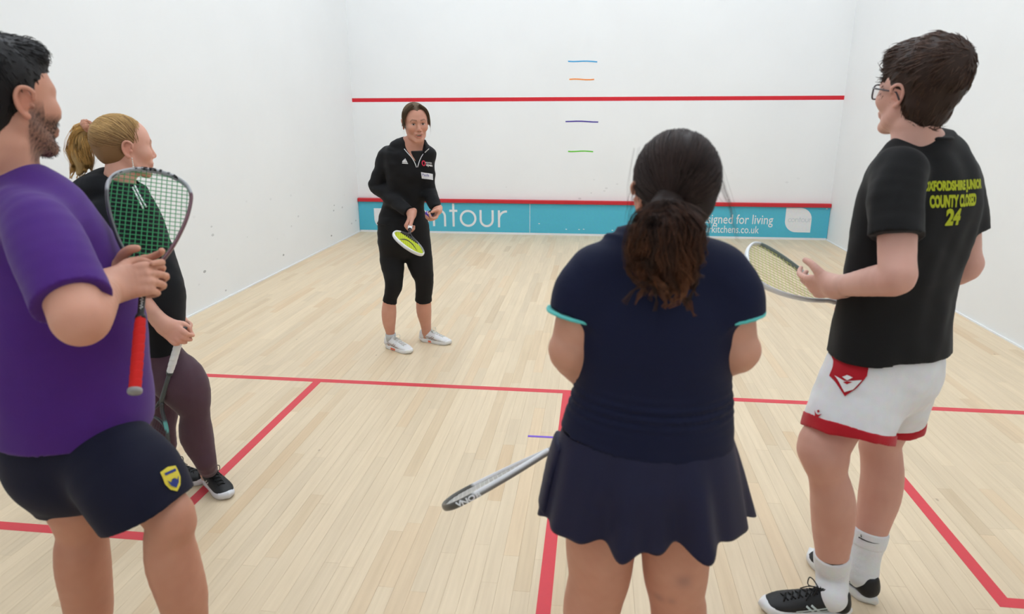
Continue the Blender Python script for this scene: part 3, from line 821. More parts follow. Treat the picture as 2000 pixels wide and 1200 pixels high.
V, Fc = poly_vf([leaf_loop(xa, xa+(za-zb)*1.05, zb, za, (za-zb)*.5)]); flat_on_tin('leaf_emblem', V, Fc, M_TINW)
_x0 = TX(779, 443)[0]; _z0 = TX(900, 443)[1]; _xh = TX(900, 410)[1]-_z0
word_contour(_x0, _z0, _xh, .030, .99, 'letter', M_TINW)
xa, za = TX(1536, 406); xb, zb = TX(1582, 454.5)
V, Fc = poly_vf([leaf_loop(xa, xb, zb, za, (xb-xa)*.46)]); flat_on_tin('leaf_emblem', V, Fc, M_TINW)
_x0 = TX(1539, 430)[0]; _z0 = TX(1560, 434)[1]
word_contour(_x0, _z0, .048, .006, .92, 'small_letter', M_GREYT, YT-.003)
def tin_text(txt, u0, u1, vb, vt, m_):
    V, Fc = text_vf(txt, 1, .004, align='LEFT'); V[:, 0] -= V[:, 0].min()
    x0, zb_ = TX(u0, vb); x1, _ = TX(u1, vb); zt = TX(u1, vt)[1]
    asc = .735
    base = {'d': 0}
    yb = 0.0; Vt, _f = text_vf('l', 1, 0, align='LEFT'); yb = Vt[:, 1].min(); asc = Vt[:, 1].max()-yb
    V[:, 0] = x0+V[:, 0]*(x1-x0)/V[:, 0].max(); V[:, 1] = zb_+(V[:, 1]-yb)*(zt-zb_)/asc
    flat_on_tin('lettering', V, Fc, m_)
tin_text('designed for living', 1361, 1509.5, 436, 420.5, M_TINW)
tin_text('contourkitchens.co.uk', 1338, 1482, 453.5, 442, M_TINW)
# chips in the paint
for u, v in ((1053, 437), (1131, 448.5), (1140, 448), (1106, 448), (1615, 408), (1196, 450)):
    x, z = TX(u, v); flat_on_tin('paint_chip', [(x-.012, z-.004), (x+.010, z-.006), (x+.012, z+.003), (x-.008, z+.006)], [(0, 1, 2, 3)], M_TINW)

# ---------------------------------------------------------------- coloured tape strips
def tape(u0, v0, u1, v1, col, th, label, nm='tape_strip'):
    a = W(u0, v0, LEN); b = W(u1, v1, LEN); n = 7; V = []; Fc = []
    for i in range(n):
        p = a+(b-a)*i/(n-1); wob = .004*math.sin(i*1.1+u0)
        V += [(p[0], LEN-.0025, p[2]-th/2+wob), (p[0], LEN-.0025, p[2]+th/2+wob), (p[0], LEN+.001, p[2]-th/2+wob), (p[0], LEN+.001, p[2]+th/2+wob)]
    for i in range(n-1):
        a_ = i*4; Fc += [(a_, a_+4, a_+5, a_+1), (a_+1, a_+5, a_+7, a_+3), (a_+2, a_+6, a_+4, a_)]
    Fc += [(0, 1, 3, 2), (n*4-4, n*4-2, n*4-1, n*4-3)]
    tag(mesh(nm, V, Fc, mat('tape_'+label.split()[0], col, .45)), label, 'tape strip', 'coloured tape strips')
tape(1109.5, 119.5, 1166.5, 120.5, lin(70, 168, 220), .015, 'blue tape strip high on front wall, topmost of four')
tape(1112, 155, 1160.5, 155.3, lin(250, 150, 70), .015, 'orange tape strip on front wall just above the red line')
tape(1104.5, 237, 1168.5, 238, lin(62, 42, 150), .015, 'purple tape strip on front wall below the red line')
tape(1109.5, 295.5, 1158.5, 296, lin(100, 200, 50), .015, 'green tape strip on front wall, lowest of four')
a = G(1031, 852.5); b = G(1110, 856.5)
d_ = nrm(b-a); n_ = np.cross([0, 0, 1], d_)*.0085
tag(mesh('tape_strip', [a-n_, b-n_, b+n_, a+n_, a-n_+[0, 0, .002], b-n_+[0, 0, .002], b+n_+[0, 0, .002], a+n_+[0, 0, .002]], [(3, 2, 1, 0), (4, 5, 6, 7), (0, 1, 5, 4), (1, 2, 6, 5), (2, 3, 7, 6), (3, 0, 4, 7)],
         mat('tape_violet', lin(128, 92, 205), .45)), 'violet tape strip on the floor beside the half-court line', 'tape strip', 'coloured tape strips')

# ---------------------------------------------------------------- rackets
def racket(butt, axis, normal, label, style, frame_col, string_col, grip_col, shaft_col, cap_col, letters=None, scale=1.0, sr=.0010, wide=1.0, long=1.0):
    """butt: world point; axis: butt -> tip; normal: string-bed normal. frame_col(local V)->colours"""
    z = nrm(axis); y = nrm(np.asarray(normal, float)-z*(np.asarray(normal, float)@z)); x = np.cross(y, z)
    fr = Frame(butt, np.stack([x, y, z], 1), scale); e = empty('squash_racket', tuple(butt)); tag(e, label, 'racket', 'squash rackets')
    if style == 'tear':
        prof = [(.345, .0075), (.37, .014), (.40, .032), (.45, .060), (.50, .080), (.55, .095), (.60, .103), (.63, .101), (.655, .086), (.672, .057), (.681, .026), (.683, 0)]
    else:
        prof = [(.335, .0075), (.36, .014), (.395, .040), (.43, .066), (.47, .088), (.52, .101), (.565, .104), (.61, .096), (.645, .076), (.668, .049), (.680, .022), (.683, 0)]
    prof = [(h_, w*(wide if h_ > .4 else 1)) for h_, w in prof]
    prof = [(.683-(.683-h_)*long, w) for h_, w in prof]; hb = prof[0][0]
    half = spline([(w, 0, h_) for h_, w in prof], 44); path = np.vstack([half, (half*[-1, 1, 1])[::-1][1:]])
    pw = [fr(p) for p in path]
    V, Fc = tube_vf(pw, .0098*scale, 10, True, up=y, flat=(1, .52))
    V = np.array(V); L = fr.inv(V)
    mf = mat('racket_frame', attr='col', rough=.35, spec=.5)
    hoop = mesh('hoop', V, Fc, mf, e, True, frame_col(L))
    parts = [tube_vf([fr(0, 0, .195), fr(0, 0, .24), fr(0, 0, hb-.015), fr(0, 0, hb+.007)], [.0085*scale, .0088*scale, .0098*scale, .0095*scale], 10, True, up=y, flat=(1, .95))]
    if style != 'tear':
        br = spline([(-.068, 0, .432), (-.035, 0, .412), (0, 0, .406), (.035, 0, .412), (.068, 0, .432)], 14)
        parts.append(tube_vf([fr(p) for p in br], .008*scale, 8, True, up=y, flat=(1, .5)))
    V, Fc = join_vf(parts); mesh('shaft', V, Fc, mat('racket_shaft', shaft_col, .35, .5), e, True)
    # strings
    hw = lambda h_: float(np.interp(h_, [p[0] for p in prof], [p[1] for p in prof]))-.003
    ybot = .375 if style == 'tear' else None
    parts = []
    for i in range(-7, 8):
        xx = i*.0132
        hs = [h_ for h_ in np.linspace(hb+.015, .681, 120) if hw(h_) > abs(xx)]
        if not hs: continue
        lo = hs[0]
        if style != 'tear': lo = max(lo, .408+.024*(abs(xx)/.068)**2)
        parts.append(tube_vf([fr(xx, 0, lo), fr(xx, 0, (lo+hs[-1])/2), fr(xx, 0, hs[-1])], sr*scale, 4, False))
    h_ = hb+.080 if style == 'tear' else .445
    while h_ < .672:
        w = hw(h_); parts.append(tube_vf([fr(-w, .0006, h_), fr(0, .0006, h_), fr(w, .0006, h_)], sr*scale, 4, False)); h_ += .0142
    V, Fc = join_vf(parts); tag(mesh('strings', V, Fc, mat('racket_string', string_col, .4, .4), e, True), kind='stuff')
    # grip with an overgrip spiral
    n = 90; V = []; Fc = []
    for i in range(n):
        t = i/(n-1); hh = .006+t*.196
        for j in range(12):
            a_ = 2*math.pi*j/12; ph = (hh/.024-a_/(2*math.pi)) % 1.0
            r_ = .0152-.0022*np.clip((t-.8)/.2, 0, 1)+.0011*(ph-.5)*(1 if ph < .93 else -4)
            V.append(fr(r_*math.cos(a_)*.92, r_*math.sin(a_)*1.05, hh))
    for i in range(n-1):
        for j in range(12): Fc.append((i*12+j, i*12+(j+1) % 12, (i+1)*12+(j+1) % 12, (i+1)*12+j))
    Fc.append(tuple(range(12))[::-1]); Fc.append(tuple((n-1)*12+j for j in range(12)))
    mesh('grip', V, Fc, mat('racket_grip', grip_col, .75, .2, bump=(200, .2, .001)), e, True)
    V, Fc = tube_vf([fr(0, 0, -.001), fr(0, 0, .002), fr(0, 0, .010)], [.0148*scale, .0166*scale, .0162*scale], 14, True); mesh('butt_cap', V, Fc, mat('racket_cap', cap_col, .4), e, True)
    V, Fc = tube_vf([fr(0, 0, .200), fr(0, 0, .206), fr(0, 0, .214)], [.0132*scale, .0128*scale, .0105*scale], 12, True); mesh('grip_collar', V, Fc, mat('racket_collar', shaft_col, .4), e, True)
    bv = None
    for lt in (letters or []):
        txt, at_x, at_z, ang, size, colr, face = lt        # printed on the hoop's broad side or outer edge
        if bv is None: bv = bvh_of(hoop)
        V, Fc = text_vf(txt, size, .025*size, align='CENTER'); V = V*[1, .40, 1]
        o_ = fr(at_x, .012*face, at_z); ux = fr.d(math.cos(ang*D2R)*face, 0, math.sin(ang*D2R)); uy = np.cross(fr.d(0, face, 0), ux)
        decal('lettering', V, Fc, o_, ux, uy, bv, colr, hoop, .0009, .01)
    return e, fr

# ================================================================ people
def camdir(r, d, t): return nrm(CR*r-CU*d-_fw*t)            # image-right, image-down, towards the camera
def cn(ul, ur, v, Y, g=1.0):
    c = W((ul+ur)/2, v, Y); return (c, (ur-ul)/2/pxm(c)*g)
def grip_frame(hp, a, n, side, th=60, sc=1.0, along=.070, off=.022):
    """hand closed on a handle at world point hp with direction a (towards the thumb), palm normal n"""
    a = nrm(a); n = nrm(np.asarray(n, float)-a*(np.asarray(n, float)@a)); c = np.cross(n, a); b = -side*c; t = th*D2R
    x = math.cos(t)*a+math.sin(t)*b; y = np.cross(n, x)
    return Frame(np.asarray(hp, float)-sc*(x*along+n*off), np.stack([x, y, n], 1), sc)
GRIP = [(62, 82, 45), (66, 84, 48), (70, 84, 48), (74, 82, 48)]
THUMB_WRAP = [(.020, .022, .008), (.048, .044, .020), (.076, .040, .038), (.094, .022, .044)]
THUMB_OUT = [(.020, .024, .006), (.048, .048, .012), (.078, .066, .016), (.100, .078, .018)]
def shrink(nodes, d): return [(p, max(r-d, .01)) if True else 0 for p, r in [(q[0], q[1]) for q in nodes]]
M_PONY = None

# ---------------------------------------------------------------- the coach
def build_coach():
    HD = 152
    root = empty('person', tuple(np.append((G(757, 688)+G(833, 664))[:2]/2, 0)))
    tag(root, 'person in black zip top, cropped leggings and white trainers facing the group', 'person')
    Yh = 4.98
    # legs (her right leg is on the left of the picture)
    lr = [cn(742, 790, 480, 4.97), cn(742, 789, 505, 4.96), cn(746, 789, 525, 4.94), cn(751, 787, 545, 4.91), cn(752, 785, 562, 4.90), cn(750, 777, 578, 4.90)]
    ll = [cn(791, 841, 480, 5.02), cn(793, 844.5, 505, 5.02), cn(800, 846, 525, 5.01), cn(810, 847, 545, 5.01), cn(812, 845.5, 562, 5.02), cn(811.5, 843.5, 577, 5.03)]
    hr = cn(746.5, 775, 591, 4.90); hl = cn(811, 843.5, 587, 5.04)
    sr_ = [cn(748.5, 773, 588, 4.90), cn(745.5, 774, 610, 4.905), cn(747.5, 772.5, 630, 4.915), cn(753.5, 771, 648, 4.925), cn(755.5, 771, 660, 4.93), cn(756, 772, 672, 4.93)]
    sl_ = [cn(813, 841.5, 584, 5.04), cn(813.5, 842.5, 608, 5.06), cn(819.5, 842, 628, 5.085), cn(823.5, 842, 644, 5.10), cn(824, 842, 655, 5.11)]
    hips = [torso_node(738.5, 839, 468, 5.0, .78, HD), torso_node(738, 838, 445, 5.0, .76, HD), torso_node(740, 832, 425, 5.0, .72, HD)]
    # torso of the top
    tn = [torso_node(738, 833, 437, 4.99, .70, HD), torso_node(743, 829, 420, 4.99, .68, HD), torso_node(750, 829, 395, 4.98, .68, HD), torso_node(754, 834, 365, 4.97, .68, HD),
          torso_node(754, 838, 335, 4.95, .66, HD), torso_node(754, 839, 312, 4.94, .60, HD), torso_node(756, 836, 297, 4.94, .52, HD), torso_node(774, 826, 283, 4.94, .62, HD)]
    lat = Frame((0, 0, 0), facing(HD)).d(1, 0, 0)
    hd = Frame(W(811.5, 241.5, 4.925), facing(153, -5, 2), .985)
    # arms
    shR, elR = W(756, 304, 4.94), W(735, 365, 4.95); shL, elL = W(832, 303, 4.97), W(836, 372, 5.0)
    # racket
    ax = camdir(.12, .335, .93); P2 = W(800.5, 449, 4.63); butt = P2-ax*.205
    wx = camdir(.83, .55, -.295); nr = np.cross(ax, wx)
    fR = grip_frame(P2-ax*.135, ax, camdir(.75, .45, -.1), -1, 62, .97)
    fxL = camdir(-.30, .72, .62); nL = camdir(-.62, -.30, .72); nL = nrm(nL-fxL*(nL@fxL))
    wL = W(854.5, 412, 4.86); fL = Frame(wL, np.stack([fxL, np.cross(nL, fxL), nL], 1), .97)
    wR = fR.o
    armR = arm_nodes(shR, elR, wR, (.050, .043, .037, .036, .024)); armL = arm_nodes(shL, elL, wL, (.050, .043, .037, .036, .024))
    handR = hand_ops(fR, GRIP, THUMB_OUT, -1)
    handL = hand_ops(fL, [(38, 62, 40), (48, 66, 42), (60, 70, 42), (68, 70, 40)], [(.022, .024, .010), (.044, .044, .026), (.066, .044, .042), (.086, .034, .050)], 1)
    neck = Loft([(W(803, 296, 4.95), .060, .055), (hd(0, -.012, -.125), .052, .053), (hd(0, -.006, -.06), .050, .056)], lat=lat, k=.02)
    core = [('+', Loft([(p, a*.90, b*.90) for p, a, b in tn], lat=lat, k=.04), 0), ('+', Loft([(p, a*.94, b*.92) for p, a, b in hips], lat=lat, k=.04), .03), ('+', neck, .03)]
    limbs = [('+', Loft(shrink(armR, .004), k=.02), .03), ('+', Loft(shrink(armL, .004), k=.02), .03),
             ('+', Loft(shrink(lr, .008)+sr_, k=.02), .03), ('+', Loft(shrink(ll, .008)+sl_, k=.02), .03)]
    hops = head_ops(hd, .6, mouth=1.0)
    hops[0] = ('+', hops[0][1], .02)
    base = lin(205, 150, 128)
    def colors(V):
        c = skin_cols(base, 3)(V)
        face_colors(c, V, hd, base, lin(176, 92, 84), lin(104, 74, 56), iris=(.03, .025, .02), teeth=True, blush=.35)
        for k_, (x, z) in enumerate(((812, 613),)): pass
        return c
    lo, hi = bounds(core+limbs, .02); hb = (hd(0, 0, 0)-.17, hd(0, 0, 0)+.17); hb[0][2] = hd(0, 0, -.15)[2]
    zc = hb[0][2]+.008
    chunks = [(core+limbs, .0065, (lo, np.array([hi[0], hi[1], zc]))), (core+hops, .0026, hb),
              (handR+[limbs[0]], .0026, (fR(.06, 0, .0)-.105, fR(.06, 0, .0)+.105)), (handL+[limbs[1]], .0026, (fL(.06, 0, 0)-.105, fL(.06, 0, 0)+.105))]
    skin_mesh('body', chunks, M_SKIN, root, colors)
    # leggings
    mb = cloth('black_legging', (.007, .007, .0075), .7, sheen=.02)
    lg = [('+', Loft(hips, lat=lat, k=.04), 0), ('+', Loft(lr+[hr], k=.02, flat1=True), .03), ('+', Loft(ll+[hl], k=.02, flat1=True), .03)]
    V, Q = solid(lg, .0065, disp=wrinkle(.0012, 55, 5, stretch=(.5, .5, 1.6))); mesh('leggings', V, Q, mb, root, True)
    # zip top
    mt = cloth('black_top', (.0085, .0085, .0095), .75, sheen=.03)
    slR = [(armR[0][0], .062), (armR[1][0], .056), (armR[2][0], .055), (armR[3][0], .053), (armR[4][0], .050), (armR[5][0], .043), (armR[6][0]-nrm(wR-elR)*.005, .035)]
    slL = [(armL[0][0], .062), (armL[1][0], .055), (armL[2][0], .053), (armL[3][0], .052), (armL[4][0], .049), (armL[5][0], .042), (armL[6][0]-nrm(wL-elL)*.005, .035)]
    fwd = Frame((0, 0, 0), facing(HD)).d(0, 1, 0)
    top = [('+', Loft(tn, lat=lat, k=.05, flat0=True), 0), ('+', Loft(slR, k=.025, flat1=True), .035), ('+', Loft(slL, k=.025, flat1=True), .035)]
    cN = hd(0, -.012, -.135)
    top += [('+', Loft([(cN+[0, 0, -.045], .070, .062), (cN+[0, 0, .024]-fwd*.006, .061, .060)], lat=lat, flat1=True), .03)]
    fz = wrinkle(.0035, 26, 8, stretch=(1, 1, 1.3)); fz2 = wrinkle(.002, 60, 9)
    cut = Loft([(W(814.5, 326, 4.83), .003, .05), (W(814.2, 312, 4.84), .024, .06), (W(813, 294, 4.86), .058, .07), (W(811, 270, 4.88), .078, .09)], lat=CR)
    V, Q = solid(top+[('-', cut, .004)], .0055, disp=lambda P: fz(P)+fz2(P)); o_top = mesh('zip_top', V, Q, mt, root, True)
    # t-shirt at the neck
    ts = [('+', Loft([(cN+[0, 0, -.15]-fwd*.005, .088, .056), (cN+[0, 0, -.07]+fwd*.004, .078, .058), (cN+[0, 0, -.036]+fwd*.008, .066, .060)], lat=lat, flat1=True), 0)]
    V, Q = solid(ts, .006); mesh('undershirt', V, Q, cloth('black_tee', (.014, .014, .014)), root, True)
    bv = bvh_of(o_top)
    # prints on the chest, placed where they are seen
    right = -lat; up = np.array([0, 0, 1.])            # her left is picture right
    def on(u, v): return W(u, v, 4.84)
    mw = M_WHITE; s = 1/pxm(on(800, 320))
    px = lambda L_: [[((a-800)*s, (320-b)*s) for a, b in l] for l in L_]
    def print_px(name, loops, u, v, m_, lab=None, lift=.003):
        L_ = [[((a-u)*s, (v-b)*s) for a, b in l] for l in loops]
        V, Fc = poly_vf(L_); decal(name, V, Fc, on(u, v), CR, CU, bv, m_, o_top, lift, .01, lab)
    def rib_px(name, pts, w, u, v, m_, lab=None):
        P_ = spline([((a-u)*s, (v-b)*s, 0) for a, b in pts], 16)[:, :2]; V2, Fc = ribbon(P_, w*s)
        decal(name, np.c_[V2, np.zeros(len(V2))], [f[::-1] for f in Fc], on(u, v), CR, CU, bv, m_, o_top, .004, .01, lab)
    for pts in ([(789.5, 291), (797, 300), (804, 308), (809.5, 317), (813.5, 327)], [(837.5, 291), (831, 297), (824.5, 304), (819.5, 314), (815.5, 327)]):
        q_ = []
        for u, v in pts:
            p, n = ray_hit(bv, u, v); p = on(u, v) if p is None or p[1] > 4.93 else p
            q_.append(p+nrm(CC-p)*.003)
        V, Fc = tube_vf(spline(q_, 16), .0028, 6); mesh('zip', V, Fc, mw, o_top, True)['label'] = 'white zip edge'
    print_px('chest_emblem', [[(785.5, 317), (786.2, 314.2), (788.2, 313.0), (788.9, 317)], [(789.3, 317), (788.2, 312.3), (790.2, 310.8), (792, 317)], [(792.4, 317), (790.6, 310), (791.4, 309.6), (795.2, 317)]], 790, 315, mw, 'white three-bar emblem')
    print_px('chest_emblem_text', [[(785.4, 319.4), (785.4, 317.9), (796, 317.9), (796, 319.4)]], 790, 318, mw)
    t_ = np.linspace(0, 2*math.pi, 24)
    rib_px('sponsor_mark', [(824.5+3*math.cos(a), 314+4.2*math.sin(a)) for a in t_], 1.8, 825, 314, mat('pink_print', lin(230, 60, 90), .6), 'pink ring mark')
    V2, Fc = text_vf('SQUASH', 1, .03); decal('sponsor_text', V2*.011*[.9, 1, 1], Fc, on(833.5, 312.6), CR, CU, bv, mw, o_top, .003, .01)
    V2, Fc = text_vf('open', 1, .05); decal('sponsor_text', V2*.020*[.9, 1, 1], Fc, on(834.5, 316.5), CR, CU, bv, mw, o_top, .003, .01)
    print_px('name_sticker', [[(819.2, 332.2), (840.8, 333.4), (840.6, 344.4), (819.6, 343.2)]], 830, 338, mat('sticker', (.85, .86, .9), .5), 'white name sticker', .0035)
    V2, Fc = text_vf('Paula', 1, .0); decal('sticker_writing', V2*.021, Fc, on(827.5, 336.6), CR, CU, bv, mat('violet_ink', lin(90, 80, 170), .6), o_top, .005, .01)
    # hair
    brown = np.array(lin(100, 82, 62)); r = np.random.RandomState(4)
    cap_ops = [('+', Ell(hd(0, -.016, .040), np.array((.082, .101, .0925))*hd.s, hd.R), 0), ('+', Ell(hd(0, -.07, -.02), np.array((.06, .045, .06))*hd.s, hd.R), .03),
               ('-', Ell(hd(0, .100, -.020), np.array((.068, .078, .112))*hd.s, hd.R), .01), ('-', Plane(hd(0, .02, -.02), hd.d(0, -.6, 1)), .01)]
    cap = solid(cap_ops, .004)
    paths = []; N = 900; S = 14
    y0 = r.uniform(-.10, .078, N); sd = np.where(r.rand(N) < .5, -1, 1); t = np.linspace(0, 1, S)
    P = np.zeros((N, S, 3))
    for i in range(N):
        fr_ = (y0[i]+.10)/.178; phm = 118-8*fr_+r.normal()*4
        ph = (-4+t*(phm+8))*D2R; dr = .060*fr_
        y = y0[i]-dr*t**1.2; sc_ = np.sqrt(np.clip(1-((y+.016)/.107)**2, .08, 1))*(1.0+.012*r.rand())
        P[i] = np.stack([sd[i]*.0835*sc_*np.sin(ph), y, .040+.0945*sc_*np.cos(ph)], 1)
    paths.append(hd(P.reshape(-1, 3)).reshape(N, S, 3))
    for sx, ends in ((-1, .0), (1, .0)):                       # loose side pieces
        for k_, (xe, ye, ze, n_) in enumerate(((.094, .030, -.055, 26), (.088, .045, -.075, 30), (.100, .000, -.045, 22))):
            g = [(sx*.02, .062, .122), (sx*.06, .055, .09), (sx*.080, .045, .045), (sx*.087, ye+.004, .0), (sx*xe, ye, ze)]
            paths.append(lock([hd(*p) for p in g], .011, n_, seed=k_+7, taper=.6))
    def hc(V, ids, tt, k_):
        rr = np.random.RandomState(11+k_).rand(ids.max()+1); f = .65+.75*rr[ids]
        return np.clip(brown*f[:, None], 0, 1)
    hair_mesh('hair', root, M_HAIR, cap, paths, [.0011]*len(paths), hc, lambda V: np.tile(brown*.75, (len(V), 1)))
    # shoes and socks
    mw_ = mat('trainer_white', (.74, .73, .73), .55); ms = mat('trainer_sole', (.80, .80, .79), .5); ml = mat('trainer_lining', (.55, .56, .56), .7); mo = mat('trainer_coral', lin(235, 120, 90), .5); mg = mat('trainer_lace', (.68, .67, .60), .7); mk = mat('trainer_stripe', (.42, .34, .33), .5)
    for nm, h_, t_, ank, left in (('R', (751, 684), (801, 699), sr_[-1], False), ('L', (819, 662), (887, 671), sl_[-1], True)):
        a = G(*h_); b = G(*t_); d = nrm(b-a)
        ankc = ank[0]; a = np.array([ankc[0], ankc[1], 0])-d*.055
        e = shoe(root, a, a+d*.27, .268, (mw_, ms, ml, mg, mk), None, left=left)
        V, Fc = tube_vf([a+d*.055+[0, 0, .05], a+d*.055+[0, 0, .09], a+d*.055+[0, 0, .112]], [.034, .036, .038], 16, True); mesh('sock', V, Fc, ml, root, True)
        x = np.cross(d, [0, 0, 1.])
        for sx in (-1, 1):
            V, Fc = box_vf((0, 0, 0), (1, 1, 1)); V = [a+d*(.085+.045*v[1])+x*sx*(.030+.004*v[0])*1.0+np.array([0, 0, .006+.014*v[2]]) for v in V]; mesh('sole_insert', V, Fc, mo, e)
    # racket, ball and roll of tape
    def fc(L):
        c = np.tile(np.array((.72, .73, .72)), (len(L), 1)); c[L[:, 2] < .43] = (.02, .02, .022); c[(L[:, 0] > .05) & (L[:, 2] < .56)] = (.25, .25, .26); return c
    e, rf = racket(butt, ax, nr, 'white framed racket with yellow strings held low by person in black zip top', 'oval', fc, lin(200, 214, 40), (.8, .8, .8), (.02, .02, .022), (.05, .05, .05), sr=.0016)
    lg_ = spline([(-.06, 0, .60), (-.02, 0, .52), (.02, 0, .52), (.06, 0, .60)], 16)
    V, Fc = tube_vf([rf(p[0], .002, p[2]) for p in lg_], [.002+.006*math.sin(math.pi*i/15) for i in range(16)], 6, flat=(.3, 1), up=nr); mesh('string_stencil', V, Fc, M_BLACK, e, True)
    bc = fL(.078, .020, .040)
    bm = bmesh.new(); bmesh.ops.create_uvsphere(bm, u_segments=20, v_segments=12, radius=.0205); me = bpy.data.meshes.new('squash_ball'); bm.to_mesh(me); bm.free()
    me.polygons.foreach_set('use_smooth', np.ones(len(me.polygons), bool)); o = link('squash_ball', me, mat('ball_rubber', (.022, .022, .022), .55, .3, bump=(300, .3, .001))); o.location = bc
    tag(o, 'dark rubber squash ball held between thumb and fingers', 'ball')
    tc = W(837.5, 418, 4.76); an = camdir(.55, -.55, .55); b1 = nrm(np.cross(an, [0, 0, 1])); b2 = np.cross(an, b1)
    er = empty('tape_roll', tuple(tc)); tag(er, 'small roll of purple tape held in the raised fingers', 'tape roll')
    def ringm(nm, r0, r1, hw_, m_):
        V = []; Fc = []; n = 28
        for i in range(n):
            a = 2*math.pi*i/n; u_ = b1*math.cos(a)+b2*math.sin(a)
            V += [tc+u_*r0-an*hw_, tc+u_*r1-an*hw_, tc+u_*r1+an*hw_, tc+u_*r0+an*hw_]
        for i in range(n):
            for j in range(4): Fc.append((i*4+j, i*4+(j+1) % 4, ((i+1) % n)*4+(j+1) % 4, ((i+1) % n)*4+j))
        mesh(nm, V, [f[::-1] for f in Fc], m_, er, False)
    ringm('tape_winding', .0185, .0225, .0085, mat('purple_tape', lin(84, 52, 165), .4)); ringm('core', .0165, .0184, .0085, M_WHITE)
build_coach()

def crown_hair(hd, cap, N, length, lift, seed, crown=(0, -.045, .125), S=7, fwd=.0, rmin=0, jitter=.25, droop=0.0, keep=None):
    """short strands combed outward from the crown over a cap mesh"""
    V, Q = cap; r = np.random.RandomState(seed); Nn = vert_normals(V, Q); L = hd.inv(V)
    out = Nn@hd.R; rd = L-np.array((0, -.015, .03)); rd /= np.linalg.norm(rd, axis=1)[:, None]; ok = (out*rd).sum(1) > .45
    if keep is not None: ok &= keep(L)
    I = np.where(ok)[0]; I = I[r.randint(0, len(I), N)]
    p = L[I]+r.normal(size=(N, 3))*.002; n = out[I]
    f = p-np.array(crown); f[:, 1] += fwd*np.clip(p[:, 2]/.1, 0, 1)*.1
    f += r.normal(size=(N, 3))*jitter*.08
    f -= n*(f*n).sum(1)[:, None]; f /= np.linalg.norm(f, axis=1)[:, None]+1e-9
    ln = length*(.6+.7*r.rand(N))[:, None, None]; t = np.linspace(0, 1, S)[None, :, None]
    li = lift*(.4+1.0*r.rand(N))[:, None, None]
    cur = r.normal(size=(N, 1, 3))*.07
    P = p[:, None]-n[:, None]*.003+f[:, None]*ln*t+n[:, None]*(li*np.sin(t*2.2)-.9*ln*ln*t*t/.16)+cur*ln*t*t
    P[..., 2] -= droop*(t[..., 0]**2)*ln[..., 0]
    return hd(P.reshape(-1, 3)).reshape(N, S, 3)

